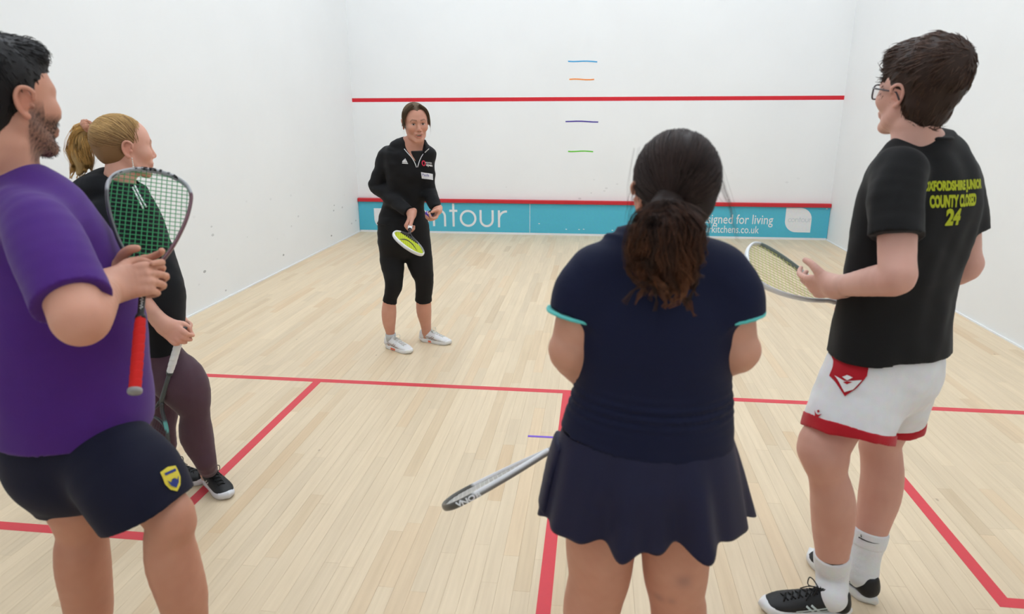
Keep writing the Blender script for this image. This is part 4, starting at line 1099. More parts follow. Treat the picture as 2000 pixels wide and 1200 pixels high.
# ---------------------------------------------------------------- the player in the white shorts
def build_player_white_shorts():
    HD = -29
    gl = G(1640, 1203); gr = G(1692, 1166)
    root = empty('person', (float((gl[0]+gr[0])/2), float((gl[1]+gr[1])/2), 0))
    tag(root, 'person with glasses in black printed T-shirt and white shorts with red trim', 'person')
    B = Frame((0, 0, 0), facing(HD)); lat = B.d(1, 0, 0); fwd = B.d(0, 1, 0); up = np.array([0, 0, 1.])
    hd = Frame(W(1787, 186, 2.56), facing(-26, 6, 0), .945)
    tn = [torso_node(1631, 1840, 683, 2.58, .68, HD), torso_node(1638, 1841, 650, 2.58, .67, HD), torso_node(1648, 1846, 600, 2.58, .64, HD), torso_node(1662, 1860, 530, 2.57, .62, HD), torso_node(1676, 1884, 460, 2.57, .60, HD),
          torso_node(1690, 1898, 400, 2.57, .58, HD), torso_node(1702, 1897, 350, 2.57, .54, HD), torso_node(1722, 1880, 312, 2.57, .48, HD), torso_node(1755, 1858, 288, 2.57, .55, HD)]
    tn[0] = (tn[0][0], tn[0][1], tn[0][2])
    shL, elL = W(1752, 335, 2.43), W(1752, 543, 2.30); wl = W(1630, 561, 2.52)
    shR, elR = W(1873, 340, 2.68), W(1885, 522, 2.66); wr = W(1700, 590, 2.86)
    # racket, handle in the right hand, throat resting in the left
    ax = nrm((-.8915, -.1111, .4391)); butt = np.array((4.4275, 2.7642, .8841)); tip = butt+ax*.683; nr = np.array((.4377, -.4611, .7719))
    fR = grip_frame(butt+ax*.285, ax, up*.9-fwd*.3, -1, 62, 1.0); wr = fR.o
    xL = nrm(W(1548, 556, 2.655)-wl); nL = camdir(.10, -.40, -.9); nL = nrm(nL-xL*(nL@xL)); fL = Frame(wl, np.stack([xL, np.cross(nL, xL), nL], 1), 1.0)
    armL = arm_nodes(shL, elL, wl, (.046, .047, .044, .043, .029)); armR = arm_nodes(shR, elR, wr, (.046, .048, .044, .043, .028))
    handL = hand_ops(fL, [(20, 30, 18), (26, 34, 20), (34, 38, 22), (42, 40, 24)], [(.022, .026, .006), (.044, .052, .010), (.066, .070, .018), (.086, .080, .022)], 1)
    handR = hand_ops(fR, GRIP, THUMB_WRAP, -1)
    neck = Loft([(W(1800, 290, 2.575), .056, .056), (hd(0, -.030, -.095), .056, .060), (hd(0, -.018, -.04), .055, .064)], lat=lat)
    YL = gl[1]; YR = gr[1]
    legL = [cn(1650, 1730, 760, 2.55), cn(1600, 1690, 815, 2.52), cn(1562, 1658, 868, 2.49), cn(1566, 1655, 893, 2.48), cn(1580, 1652, 925, 2.49), cn(1585, 1663, 960, 2.50), cn(1586, 1668, 990, 2.515), cn(1589, 1664, 1035, 2.53), cn(1595, 1656, 1082, 2.54), cn(1597, 1652, 1125, 2.55), cn(1597, 1652, 1165, YL)]
    legR = [cn(1715, 1795, 760, 2.66), cn(1705, 1782, 815, 2.68), cn(1682, 1757, 862, 2.69), cn(1684, 1758, 890, 2.69), cn(1685, 1761, 930, 2.685), cn(1680, 1755, 970, 2.68), cn(1676, 1742, 1005, 2.67), cn(1673, 1731, 1035, 2.655), cn(1664, 1716, 1085, 2.64), cn(1660, 1710, 1125, YR+.01)]
    core = [('+', Loft([(p, a*f, b*f) for (p, a, b), f in zip(tn, [.72, .82]+[.9]*9)], lat=lat), 0), ('+', neck, .03)]
    limbs = [('+', Loft(armL), .03), ('+', Loft(armR), .03), ('+', Loft(legL), .03), ('+', Loft(legR), .03)]
    hops = head_ops(hd, 0.0); hops[0] = ('+', hops[0][1], .02)
    base = lin(216, 168, 152)
    def colors(V):
        c = skin_cols(base, 5)(V)
        face_colors(c, V, hd, base, lin(190, 110, 105), lin(70, 50, 42))
        for p, r_ in ((elL, .05), (elR, .05), (legL[3][0], .06), (fL(.09, 0, 0), .04)): blend(c, gauss(V, p, (r_,)*3), np.array(base)*[1, .80, .78], .35)
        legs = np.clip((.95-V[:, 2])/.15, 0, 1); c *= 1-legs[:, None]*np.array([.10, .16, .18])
        return c
    lo, hi = bounds(core+limbs, .02); zc = hd(0, 0, -.145)[2]; h0 = hd(0, 0, 0)
    chunks = [(core+limbs, .0065, (lo, np.array([hi[0], hi[1], zc+.008]))), (core+hops, .0028, (np.array([h0[0]-.17, h0[1]-.17, zc]), h0+.17)),
              (handL+[limbs[0]], .0025, (fL(.07, 0, 0)-.12, fL(.07, 0, 0)+.12)), (handR+[limbs[1]], .0028, (fR(.06, 0, 0)-.11, fR(.06, 0, 0)+.11))]
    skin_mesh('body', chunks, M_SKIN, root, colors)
    # t-shirt
    mt = cloth('black_tshirt', (.009, .009, .0095), .8, sheen=.06)
    sL = [(shL+lat*.014, .068), (shL+(elL-shL)*.30-lat*.008, .068), (shL+(elL-shL)*.62-lat*.008, .068)]
    sR = [(shR-lat*.014, .068), (shR+(elR-shR)*.30, .068), (shR+(elR-shR)*.60, .070)]
    top = [('+', Loft(tn, lat=lat, flat0=True), 0), ('+', Loft(sL, flat1=True), .04), ('+', Loft(sR, flat1=True), .04)]
    cN = W(1806, 267, 2.565)
    top += [('+', Loft([(cN+[0, 0, -.05], .088, .082), (cN+[0, 0, .002], .070, .069)], lat=lat, flat1=True), .03)]
    w1 = wrinkle(.0040, 20, 18, stretch=(1, 1, .8)); w2 = wrinkle(.0016, 55, 19)
    V, Q = shell(top, .0055, .0125, disp=lambda P: w1(P)+w2(P)); tee = mesh('t_shirt', V, Q, mt, root, True)
    V, Fc = tube_vf([cN+[0, 0, -.004]+lat*.067*math.cos(a)+fwd*.066*math.sin(a) for a in np.linspace(0, 2*math.pi, 30)], .0055, 8, False); mesh('collar', V, Fc, mt, tee, True)
    bt = bvh_of(tee)
    def hit(b, u, v):
        d = nrm(ray(u, v)); loc, no, i_, ds = b.ray_cast(Vector(CC), Vector(d), 20); return np.array(loc) if loc is not None else None
    my = mat('yellow_print', lin(176, 184, 30), .6)
    for txt, u, v, wd, ht in (('OXFORDSHIRE JUNIOR', 1870, 363, .215, .034), ('COUNTY CLOSED', 1869, 393, .165, .034), ('24', 1862, 423, .052, .046)):
        V, Fc = text_vf(txt, 1, .055); V[:, 0] *= wd/(V[:, 0].max()-V[:, 0].min()); h_ = V[:, 1].max()-V[:, 1].min(); V[:, 1] = (V[:, 1]-V[:, 1].mean())*ht/h_
        p = hit(bt, u, v)
        if p is None: continue
        decal('back_print', V, Fc, p, lat, up, bt, my, tee, .002, .008, 'yellow lettering')
    # shorts
    ms = cloth('white_shorts', (.80, .80, .82), .75); mr = cloth('red_trim', lin(178, 24, 38), .75)
    hipn = [torso_node(1624, 1826, 735, 2.59, .68, HD), torso_node(1634, 1829, 705, 2.58, .64, HD), torso_node(1655, 1822, 670, 2.58, .60, HD)]
    nL_ = [cn(1632, 1755, 705, 2.56), cn(1606, 1752, 755, 2.54), cn(1588, 1744, 800, 2.52), cn(1577, 1735, 845, 2.50)]
    nR_ = [cn(1705, 1826, 710, 2.66), cn(1700, 1818, 755, 2.67), cn(1703, 1806, 795, 2.68), cn(1708, 1794, 833, 2.69)]
    sh = [('+', Loft(hipn, lat=lat), 0), ('+', Loft(nL_, flat1=True), .03), ('+', Loft(nR_, flat1=True), .03)]
    w3 = wrinkle(.0055, 17, 23, stretch=(1.3, 1.3, .5)); w4 = wrinkle(.002, 48, 24)
    dsp = lambda P: w3(P)+w4(P)
    V, Q = shell(sh, .0055, .0125, disp=dsp); sho = mesh('shorts', V, Q, ms, root, True)
    for nn in (nL_, nR_):
        a = nn[-1][0]; d = nrm(nn[-1][0]-nn[-2][0]); r_ = nn[-1][1]; r2 = r_-(r_-nn[-2][1])*.025/np.linalg.norm(nn[-1][0]-nn[-2][0])
        V, Q = shell([('+', Loft([(a-d*.026, r2+.0035), (a-d*.013, (r_+r2)/2+.0035), (a+d*.003, r_+.0035)], flat0=True, flat1=True), 0)], .0045, .0145, disp=dsp); o = mesh('hem_band', V, Q, mr, sho, True); o['label'] = 'red hem band'
    bs = bvh_of(sho)
    def px_print(name, loops, m_, lab=None, lift=.003):
        a = np.array([p for l in loops for p in l]); u, v = a.mean(0); p = hit(bs, u, v); s = 1/pxm(p)
        V, Fc = poly_vf([[((x-u)*s, (v-y)*s) for x, y in l] for l in loops]); decal(name, V, Fc, p, CR, CU, bs, m_, sho, lift, .01, lab)
    px_print('side_panel', [[(1652, 680), (1693, 690), (1685, 733), (1667, 760), (1652, 775), (1637, 738), (1646, 708)]], mr, 'red side panel')
    px_print('panel_emblem', [[(1642, 736), (1653, 745), (1676, 741), (1664, 760), (1652, 767)]], M_WHITE, None, .005)
    px_print('panel_emblem', [[(1650, 737), (1656, 733), (1663, 737), (1656, 743)]], M_WHITE, None, .005)
    px_print('panel_emblem', [[(1651, 747.5), (1656, 744.5), (1663, 745.5), (1656, 751)]], mr, None, .0065)
    decal_at('leg_emblem', [[(-.014, .010), (0, -.016), (.014, .010), (.004, .002), (-.004, .002)], [(-.005, .012), (0, .007), (.005, .012), (0, .017)]], 1597, 811, bs, mr, sho, .003, 'small red leg emblem')
    # socks
    mk = cloth('white_sock', (.74, .74, .75), .85, bump=(120, .3, .003))
    for nm, ln_, i0, ends in (('L', legL, 8, (1079, 1168)), ('R', legR, 7, (1032, 1130))):
        nodes = [(p, r_+.004) for p, r_ in ln_[i0:]]; 
        V, Q = shell([('+', Loft(nodes, flat0=True), 0)], .0045, .010, disp=wrinkle(.0012, 60, 31)); so = mesh('sock', V, Q, mk, root, True)
        V, Q = shell([('+', Loft([(nodes[0][0], nodes[0][1]+.0015), (nodes[0][0]+(nodes[1][0]-nodes[0][0])*.3, nodes[0][1]+.0012), (nodes[0][0]+(nodes[1][0]-nodes[0][0])*.6, (nodes[0][1]+nodes[1][1])/2+.001)], flat0=True, flat1=True), 0)], .0045, .011); mesh('sock_cuff', V, Q, mk, so, True)
        bk = bvh_of(so); C_ = {'L': [(1611, 1096), (1613, 1100), (1622, 1102), (1636, 1101), (1651, 1097)], 'R': [(1675.5, 1045), (1678, 1050), (1688, 1055), (1700, 1058), (1712, 1058.5)]}[nm]
        P_ = spline([(a, b, 0) for a, b in C_], 18)[:, :2]; u, v = P_.mean(0); s = 1/pxm(hit(bk, u, v)); wdt = [1.2, 2.6, 3.4, 3.6, 3.4, 3.2, 3.0, 2.8, 2.6, 2.3, 2.0, 1.8, 1.6, 1.3, 1.1, .9, .6, .3]
        P2 = np.stack([(P_[:, 0]-u)*s, (v-P_[:, 1])*s], 1); T_ = np.gradient(P2, axis=0); T_ /= np.linalg.norm(T_, axis=1)[:, None]; N2 = np.stack([-T_[:, 1], T_[:, 0]], 1)*np.array(wdt)[:, None]*s/2
        V2 = np.concatenate([P2+N2, P2-N2]); n = len(P2); decal('sock_mark', np.c_[V2, np.zeros(2*n)], [(i, n+i, n+i+1, i+1) for i in range(n-1)], hit(bk, u, v), CR, CU, bk, M_BLACK, so, .0035, .01)
    # shoes
    mu = mat('black_trainer', (.010, .010, .011), .5, .35, bump=(150, .3, .002)); mso = mat('white_trainer_sole', (.78, .78, .78), .45); ml = mat('black_lace', (.012, .011, .011), .7); mm = mat('pale_stripe', (.55, .64, .66), .4)
    for ank, toe, left in ((legL[-1][0], G(1478, 1192), True), (legR[-1][0], G(1588, 1092), False)):
        d = nrm(np.array([toe[0]-ank[0], toe[1]-ank[1], 0])); a = np.array([ank[0], ank[1], 0])-d*.062
        shoe(root, a, a+d*.3, .298, (mu, mso, mu, ml, mm), None, left=left)
    # hair
    br = np.array(lin(70, 51, 42))
    E = lambda c, r_: Ell(hd(*c), np.array(r_)*hd.s, hd.R)
    cap = solid([('+', E((0, -.020, .052), (.089, .116, .100)), 0), ('+', E((0, -.052, .075), (.080, .088, .088)), .03), ('+', E((0, -.060, -.030), (.062, .050, .068)), .04), ('+', E((0, .05, .085), (.068, .055, .055)), .03),
                 ('-', E((0, .118, -.010), (.085, .080, .082)), .012), ('-', E((.085, .045, -.055), (.05, .055, .060)), .01), ('-', E((-.085, .045, -.055), (.05, .055, .060)), .01),
                 ('-', E((-.088, -.012, -.020), (.020, .026, .036)), .008), ('-', E((.088, -.012, -.020), (.020, .026, .036)), .008), ('-', E((0, .06, -.10), (.075, .10, .08)), .012),
                 ('-', Plane(hd(0, -.06, -.075), hd.d(0, -.35, 1)), .01)], .004,
                disp=lambda P: vnoise(P*[1, 1, .6], 60, 4)*.004)
    k1 = lambda L: L[:, 2] > -.01
    P1 = crown_hair(hd, cap, 3600, .034, .0015, 3, crown=(.005, -.075, .135), fwd=.6, jitter=.15)
    P2 = crown_hair(hd, cap, 900, .044, .004, 5, crown=(.005, -.075, .135), fwd=1.2, jitter=.2, keep=lambda L: L[:, 2] > .05)
    def hc(V, ids, tt, k_):
        f = .55+.9*np.random.RandomState(k_).rand(ids.max()+1)[ids]; return np.clip(br*f[:, None]*(1+.25*tt[:, None]), 0, 1)
    hair_mesh('hair', root, M_HAIR, cap, [P1, P2], [.0016, .0016], hc, lambda V: np.tile(br*.55, (len(V), 1)))
    # glasses
    mg = mat('purple_black_frame', (.03, .018, .026), .3, .5); ge = []
    for sx in (-1, 1):
        rim = [hd(sx*(.034+.026*np.sign(math.cos(a))*abs(math.cos(a))**.75), .108-.012*abs(math.cos(a))*(1 if math.cos(a) > 0 else .2), .000+.021*np.sign(math.sin(a))*abs(math.sin(a))**.8) for a in np.linspace(0, 2*math.pi, 33)]
        ge.append(tube_vf(rim, .0023, 6, False))
        ge.append(tube_vf([hd(sx*.060, .098, .012), hd(sx*.074, .075, .012), hd(sx*.080, .02, .010), hd(sx*.082, -.008, .008), hd(sx*.083, -.025, -.012)], .0024, 6))
    ge.append(tube_vf(spline([hd(-.010, .108, .006), hd(0, .112, .010), hd(.010, .108, .006)], 8), .0016, 6))
    V, Fc = join_vf(ge)
    eg = empty('glasses', tuple(hd(0, .1, 0))); tag(eg, 'dark framed glasses worn by person in black printed T-shirt', 'glasses')
    mesh('frame', V, Fc, mg, eg, True)
    mgl = bpy.data.materials.new('lens_glass'); mgl.use_nodes = True; nt = mgl.node_tree; nt.nodes.clear()
    out = nt.nodes.new('ShaderNodeOutputMaterial'); tr = nt.nodes.new('ShaderNodeBsdfTransparent'); gs = nt.nodes.new('ShaderNodeBsdfGlossy'); gs.inputs['Roughness'].default_value = .03; mx = nt.nodes.new('ShaderNodeMixShader'); mx.inputs[0].default_value = .08
    nt.links.new(tr.outputs[0], mx.inputs[1]); nt.links.new(gs.outputs[0], mx.inputs[2]); nt.links.new(mx.outputs[0], out.inputs[0])
    for sx in (-1, 1):
        ring = [hd(sx*(.034+.0255*np.sign(math.cos(a))*abs(math.cos(a))**.75), .108-.012*abs(math.cos(a))*(1 if math.cos(a) > 0 else .2), .0205*np.sign(math.sin(a))*abs(math.sin(a))**.8) for a in np.linspace(0, 2*math.pi, 24, endpoint=False)]
        V = [p for p in ring]+[p+hd.d(0, .0015, 0) for p in ring]; n = 24
        mesh('lens', V, [tuple(range(n))[::-1], tuple(range(n, 2*n))]+[(i, (i+1) % n, n+(i+1) % n, n+i) for i in range(n)], mgl, eg)
    # racket
    def fc(L):
        c = np.tile(np.array((.80, .82, .83)), (len(L), 1)); m_ = (L[:, 0] < -.06) & (L[:, 2] > .47) & (L[:, 2] < .63); c[m_] = (.22, .27, .27); c[(L[:, 2] < .43)] = (.70, .70, .70); return c
    racket(butt, ax, nr, 'silver framed racket with pale yellow strings held by person in white shorts', 'tear', fc, lin(206, 210, 130), (.7, .7, .7), (.62, .63, .64), (.02, .02, .02),
           letters=[('SIC', .088, .628, 112, .036, M_BLACK, 1)], sr=.0009)
build_player_white_shorts()

# ---------------------------------------------------------------- the man in the purple shirt
def build_player_purple():
    HD = 20
    B = Frame((0, 0, 0), facing(HD)); lat = B.d(1, 0, 0); fwd = B.d(0, 1, 0); up = np.array([0, 0, 1.])
    hd = Frame(W(9, 200, 1.950), facing(14, 0, 0), 1.06)
    tn = [torso_node(-2, 284, 822, 1.96, .95, HD), torso_node(-12, 285, 780, 1.96, .95, HD), torso_node(-25, 272, 700, 1.96, .95, HD), torso_node(-40, 254, 600, 1.96, .90, HD), torso_node(-55, 212, 505, 1.96, .80, HD),
          torso_node(-62, 172, 445, 1.96, .68, HD), torso_node(-58, 122, 405, 1.96, .58, HD), torso_node(-46, 76, 372, 1.96, .54, HD), torso_node(-40, 54, 348, 1.96, .60, HD)]
    kR, kL = W(331, 1008, 1.870), W(160, 1035, 1.930)
    def ext(a, b, z): return a+(b-a)*(a[2]-z)/(a[2]-b[2])
    aR = ext(kR, W(362, 1196, 1.865), .09); aL = ext(kL, W(174, 1196, 1.915), .09)
    root = empty('person', (float((aR[0]+aL[0])/2), float((aR[1]+aL[1])/2), 0))
    tag(root, 'bearded person in purple T-shirt and navy shorts at the left edge', 'person')
    # racket
    def at(u, v, z): return CC+ray(u, v)*z
    butt = at(263, 768, 1.47); tip = at(297, 333, 1.76); RS = np.linalg.norm(tip-butt)/.684
    ax = nrm(tip-butt); nr = CC-(butt+tip)/2
    shR, elR = W(84, 446, 1.80), W(158, 627, 1.69); wR = W(246, 566, 1.950)
    shL, elL = W(-20, 440, 2.100), W(120, 620, 2.170); wl = W(205, 530, 2.080)
    tow = nrm(CC-(butt+ax*.38*RS)); xR = camdir(.90, -.26, -.34); nR = camdir(.25, .1, -.96); nR = nrm(nR-xR*(nR@xR)); wR = butt+ax*.305*RS-xR*.066-nR*.036
    fR = Frame(wR, np.stack([xR, np.cross(nR, xR), nR], 1), 1.0)
    xL = camdir(.93, -.30, -.10); nL = camdir(.1, .1, .98); nL = nrm(nL-xL*(nL@xL)); wl = butt+ax*.345*RS-xL*.082-nL*.024; fL = Frame(wl, np.stack([xL, np.cross(nL, xL), nL], 1), 1.0)
    armR = arm_nodes(shR, elR, wR, (.045, .052, .052, .050, .032)); armL = arm_nodes(shL, elL, wl, (.050, .055, .052, .050, .032))
    handR = hand_ops(fR, [(48, 58, 34), (54, 64, 38), (60, 68, 40), (66, 70, 40)], [(.022, .026, .008), (.046, .050, .018), (.070, .056, .030), (.090, .050, .040)], -1)
    handL = hand_ops(fL, [(20, 34, 20), (36, 50, 30), (46, 58, 34), (54, 62, 34)], [(.022, .026, .008), (.046, .048, .020), (.070, .056, .032), (.090, .054, .038)], 1)
    neck = Loft([(W(2, 352, 1.955), .070, .072), (hd(0, -.026, -.105), .064, .070), (hd(0, -.016, -.05), .060, .068)], lat=lat)
    hR, hL = W(200, 860, 1.935), W(95, 860, 2.020)
    pxr = lambda w, p: w/2/pxm(p)
    legR = [(hR, .070), (W(270, 945, 1.885), .062), (kR, pxr(92, kR)), (W(330, 1050, 1.868), pxr(90, kR)), (W(338, 1100, 1.868), pxr(100, kR)), (W(356, 1160, 1.868), pxr(94, kR)), (W(363, 1200, 1.868), pxr(84, kR)), (ext(kR, aR, .17), .042), (aR, .040)]
    legL = [(hL, .070), (W(140, 960, 1.925), .076), (kL, pxr(88, kL)), (W(160, 1070, 1.925), pxr(94, kL)), (W(163, 1110, 1.925), pxr(97, kL)), (W(171, 1165, 1.925), pxr(90, kL)), (W(175, 1200, 1.925), pxr(84, kL)), (ext(kL, aL, .17), .042), (aL, .040)]
    core = [('+', Loft([(p, a*f, b*f) for (p, a, b), f in zip(tn, [.60, .75]+[.92]*9)], lat=lat), 0), ('+', neck, .03)]
    limbs = [('+', Loft(armR), .03), ('+', Loft(armL), .03), ('+', Loft(legR), .03), ('+', Loft(legL), .03)]
    hops = head_ops(hd, 0, jaw=1.05); hops[0] = ('+', hops[0][1], .02)
    base = lin(208, 152, 128)
    def colors(V):
        c = skin_cols(base, 7)(V)
        face_colors(c, V, hd, base, lin(176, 100, 92), lin(36, 28, 26), stubble=(lin(62, 46, 40), .92))
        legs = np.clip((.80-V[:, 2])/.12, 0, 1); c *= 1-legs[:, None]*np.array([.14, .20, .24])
        blend(c, gauss(V, elR, (.05,)*3), np.array(base)*[1, .78, .72], .4)
        return c
    lo, hi = bounds(core+limbs, .02); zc = hd(0, 0, -.150)[2]; h0 = hd(0, 0, 0)
    chunks = [(core+limbs, .0065, (lo, np.array([hi[0], hi[1], zc+.008]))), (core+hops, .0030, (np.array([h0[0]-.18, h0[1]-.18, zc]), h0+.18)),
              (handR+[limbs[0]], .0026, (fR(.06, 0, 0)-.115, fR(.06, 0, 0)+.115)), (handL+[limbs[1]], .0028, (fL(.06, 0, 0)-.115, fL(.06, 0, 0)+.115))]
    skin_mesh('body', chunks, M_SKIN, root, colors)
    mt = cloth('purple_tshirt', lin(76, 35, 120), .8, bump=(420, .3, .002), sheen=.12)
    sR = [(shR-lat*.085+up*.02, .060), (shR-lat*.012, .074), (shR+(elR-shR)*.40, .076), (shR+(elR-shR)*.80, .077)]
    sL = [(shL+lat*.012, .078), (shL+(elL-shL)*.35, .078), (shL+(elL-shL)*.65, .080)]
    cN = W(6, 338, 1.955)
    top = [('+', Loft(tn, lat=lat, flat0=True), 0), ('+', Loft(sR, flat1=True), .06), ('+', Loft(sL, flat1=True), .045),
           ('+', Loft([(cN+[0, 0, -.05], .098, .092), (cN+[0, 0, -.004], .078, .080)], lat=lat, flat1=True), .03)]
    w1 = wrinkle(.0050, 15, 41, stretch=(1, 1, .7)); w2 = wrinkle(.0018, 42, 42)
    V, Q = solid(top, .006, disp=lambda P: w1(P)+w2(P)); tee = mesh('t_shirt', V, Q, mt, root, True)
    V, Fc = tube_vf([cN+[0, 0, -.005]+lat*.075*math.cos(a)+fwd*.077*math.sin(a) for a in np.linspace(0, 2*math.pi, 30)], .007, 8, False); mesh('collar', V, Fc, mt, tee, True)
    # shorts
    mn = cloth('navy_shorts', lin(20, 22, 42), .75, sheen=.03)
    hipn = [torso_node(24, 272, 885, 1.96, .85, HD), torso_node(14, 262, 840, 1.96, .85, HD), torso_node(20, 240, 805, 1.96, .80, HD)]
    nR_ = [(W(205, 880, 1.91), pxr(180, kR)), (W(252, 938, 1.88), pxr(196, kR)), (W(289, 1000, 1.868), pxr(182, kR))]
    nL_ = [(W(108, 885, 1.99), pxr(140, kL)), (W(122, 932, 1.96), pxr(140, kL)), (W(138, 985, 1.945), pxr(114, kL))]
    w3 = wrinkle(.004, 18, 44, stretch=(1.2, 1.2, .5))
    V, Q = solid([('+', Loft(hipn, lat=lat), 0), ('+', Loft(nR_, flat1=True), .03), ('+', Loft(nL_, flat1=True), .03)], .006, disp=w3); sho = mesh('shorts', V, Q, mn, root, True)
    bs = bvh_of(sho); my = mat('badge_yellow', lin(226, 206, 70), .6); mb = mat('badge_blue', lin(48, 62, 130), .6)
    sh_ = lambda k: [[(-.024*k, .026*k), (.0, .031*k), (.024*k, .026*k), (.025*k, -.004*k), (.016*k, -.022*k), (0, -.033*k), (-.016*k, -.022*k), (-.025*k, -.004*k)][::-1]]
    upb = nrm(nR_[0][0]-nR_[-1][0])
    decal_at('badge', sh_(1.0), 336, 936, bs, my, sho, .003, 'yellow shield badge', upb)
    decal_at('badge_emblem', [[(-.018, .002), (-.010, -.006), (-.004, .000), (0, -.005), (.004, .000), (.010, -.006), (.018, .002), (.012, -.014), (0, -.024), (-.012, -.014)][::-1]], 336, 936, bs, mb, sho, .005, None, upb)
    decal_at('badge_emblem', [[(-.017, .014), (-.017, .020), (.017, .020), (.017, .014)][::-1]], 336, 936, bs, mb, sho, .005, None, upb)
    # shoes (below the frame)
    mu = mat('dark_trainer', (.02, .02, .022), .5); mso = mat('trainer_sole_grey', (.7, .7, .7), .5); msk = cloth('grey_sock', (.6, .6, .6))
    for ank, left in ((aR, False), (aL, True)):
        dd = nrm(B.d(.15 if not left else -.1, 1, 0)); a = np.array([ank[0], ank[1], 0])-dd*.062; shoe(root, a, a+dd*.3, .30, (mu, mso, mu, mu, mso), None, left=left, marks=False)
        V, Fc = tube_vf([ank+[0, 0, -.04], ank+[0, 0, .03]], [.043, .045], 16, True); mesh('sock', V, Fc, msk, root, True)
    # hair
    bk = np.array(lin(30, 27, 28)); E = lambda c, r_: Ell(hd(*c), np.array(r_)*hd.s, hd.R)
    cap = solid([('+', E((0, -.018, .046), (.083, .106, .096)), 0), ('+', E((0, -.060, -.030), (.058, .048, .062)), .04), ('+', E((0, .055, .098), (.060, .042, .035)), .03),
                 ('-', E((0, .125, -.008), (.090, .078, .085)), .010), ('-', E((.085, .060, -.055), (.05, .055, .070)), .01), ('-', E((-.085, .060, -.055), (.05, .055, .070)), .01),
                 ('-', E((-.088, -.012, -.012), (.022, .026, .040)), .008), ('-', E((.088, -.012, -.012), (.022, .026, .040)), .008), ('-', E((0, .06, -.10), (.075, .10, .08)), .012),
                 ('-', Plane(hd(0, -.06, -.080), hd.d(0, -.35, 1)), .01)], .0045, disp=lambda P: vnoise(P, 90, 6)*.0015)
    P1 = crown_hair(hd, cap, 3000, .014, .001, 13, jitter=.2); P2 = crown_hair(hd, cap, 400, .022, .004, 15, fwd=1.0, jitter=.3, keep=lambda L: (L[:, 2] > .08) & (L[:, 1] > .0))
    def hc(V, ids, tt, k_):
        f = .5+.9*np.random.RandomState(k_).rand(ids.max()+1)[ids]; return np.clip(bk*f[:, None], 0, 1)
    hair_mesh('hair', root, M_HAIR, cap, [P1, P2], [.0014, .0015], hc, lambda V: np.tile(bk*.7, (len(V), 1)))
    # beard: short bristles over the jaw
    r = np.random.RandomState(8); N = 1500
    bm_ = solid([(a, b, k_) for a, b, k_ in hops[:9]], .005, (h0-.15, h0+.15)); Vn = vert_normals(*bm_); L = hd.inv(bm_[0]); z, y = L[:, 2], L[:, 1]
    w = ((z < -.042+.35*np.clip(.07-y, 0, .06)) & (y > -.004) & (z > -.125)) & ~((np.abs(L[:, 0]) < .024) & (np.abs(z+.066) < .010)); I = np.where(w)[0]; I = I[r.randint(0, len(I), N)]
    p0 = bm_[0][I]+r.normal(size=(N, 3))*.0015; nn = Vn[I]; dn = nn*.55+np.array([0, 0, -1.])*.7+r.normal(size=(N, 3))*.2; t = np.linspace(0, 1, 4)[None, :, None]
    P = p0[:, None]+dn[:, None]*(.0028+.0025*r.rand(N))[:, None, None]*t
    hair_mesh('beard', root, M_HAIR, None, [P], [.00055], lambda V, ids, tt, k_: np.tile(np.array(lin(52, 38, 32)), (len(V), 1)), None)
    # racket
    def fc(L):
        c = np.tile(np.array((.055, .055, .06)), (len(L), 1)); a = L[:, 2] > .60; c[a] = (.46, .47, .49)
        rr = (L[:, 0] < .0) & (L[:, 2] < .62); c[rr] = (.10, .025, .038); c[(L[:, 0] > .055) & (L[:, 2] > .585) & (L[:, 2] < .64)] = (.42, .42, .45); return c
    e, rf = racket(butt, ax, nr, 'teardrop racket with green strings and red grip held upright by person in purple', 'tear', fc, lin(38, 150, 88), lin(205, 38, 34), (.02, .02, .022), (.30, .29, .28),
           letters=None, sr=.0011, wide=1.0, scale=RS, long=1.12)
    hoop = [c for c in e.children if c.name.startswith('hoop')][0]; bh = bvh_of(hoop); z_ = rf.R[:, 2]; x_ = rf.R[:, 0]; y_ = rf.R[:, 1]
    sgn = 1 if y_@(CC-butt) > 0 else -1
    for i, c_ in enumerate('BI-IEBIIB'):
        t = 28+i*12.5; a = t*D2R; px_ = np.array((.094*math.cos(a), .0, .592+.090*math.sin(a))); V, Fc = text_vf(c_, .024, .0012)
        tv = nrm(np.array((-math.sin(a), 0, math.cos(a)*.95))); ux = rf.d(*tv); uy = np.cross(y_*sgn, ux)
        decal('hoop_letter', V*[1.3, .62, 1], Fc, rf(px_)+y_*sgn*.01, ux, uy, bh, M_BLACK, hoop, .0012, .006)
    shf = [c for c in e.children if c.name.startswith('shaft')][0]
    V, Fc = tube_vf([rf(.0035*math.sin(k_*1.9)*(1+.4*math.sin(k_*.7)), sgn*.0096, .225+.0024*k_) for k_ in range(26)], .0008, 5); mesh('shaft_script', V, Fc, M_WHITE, shf)
build_player_purple()

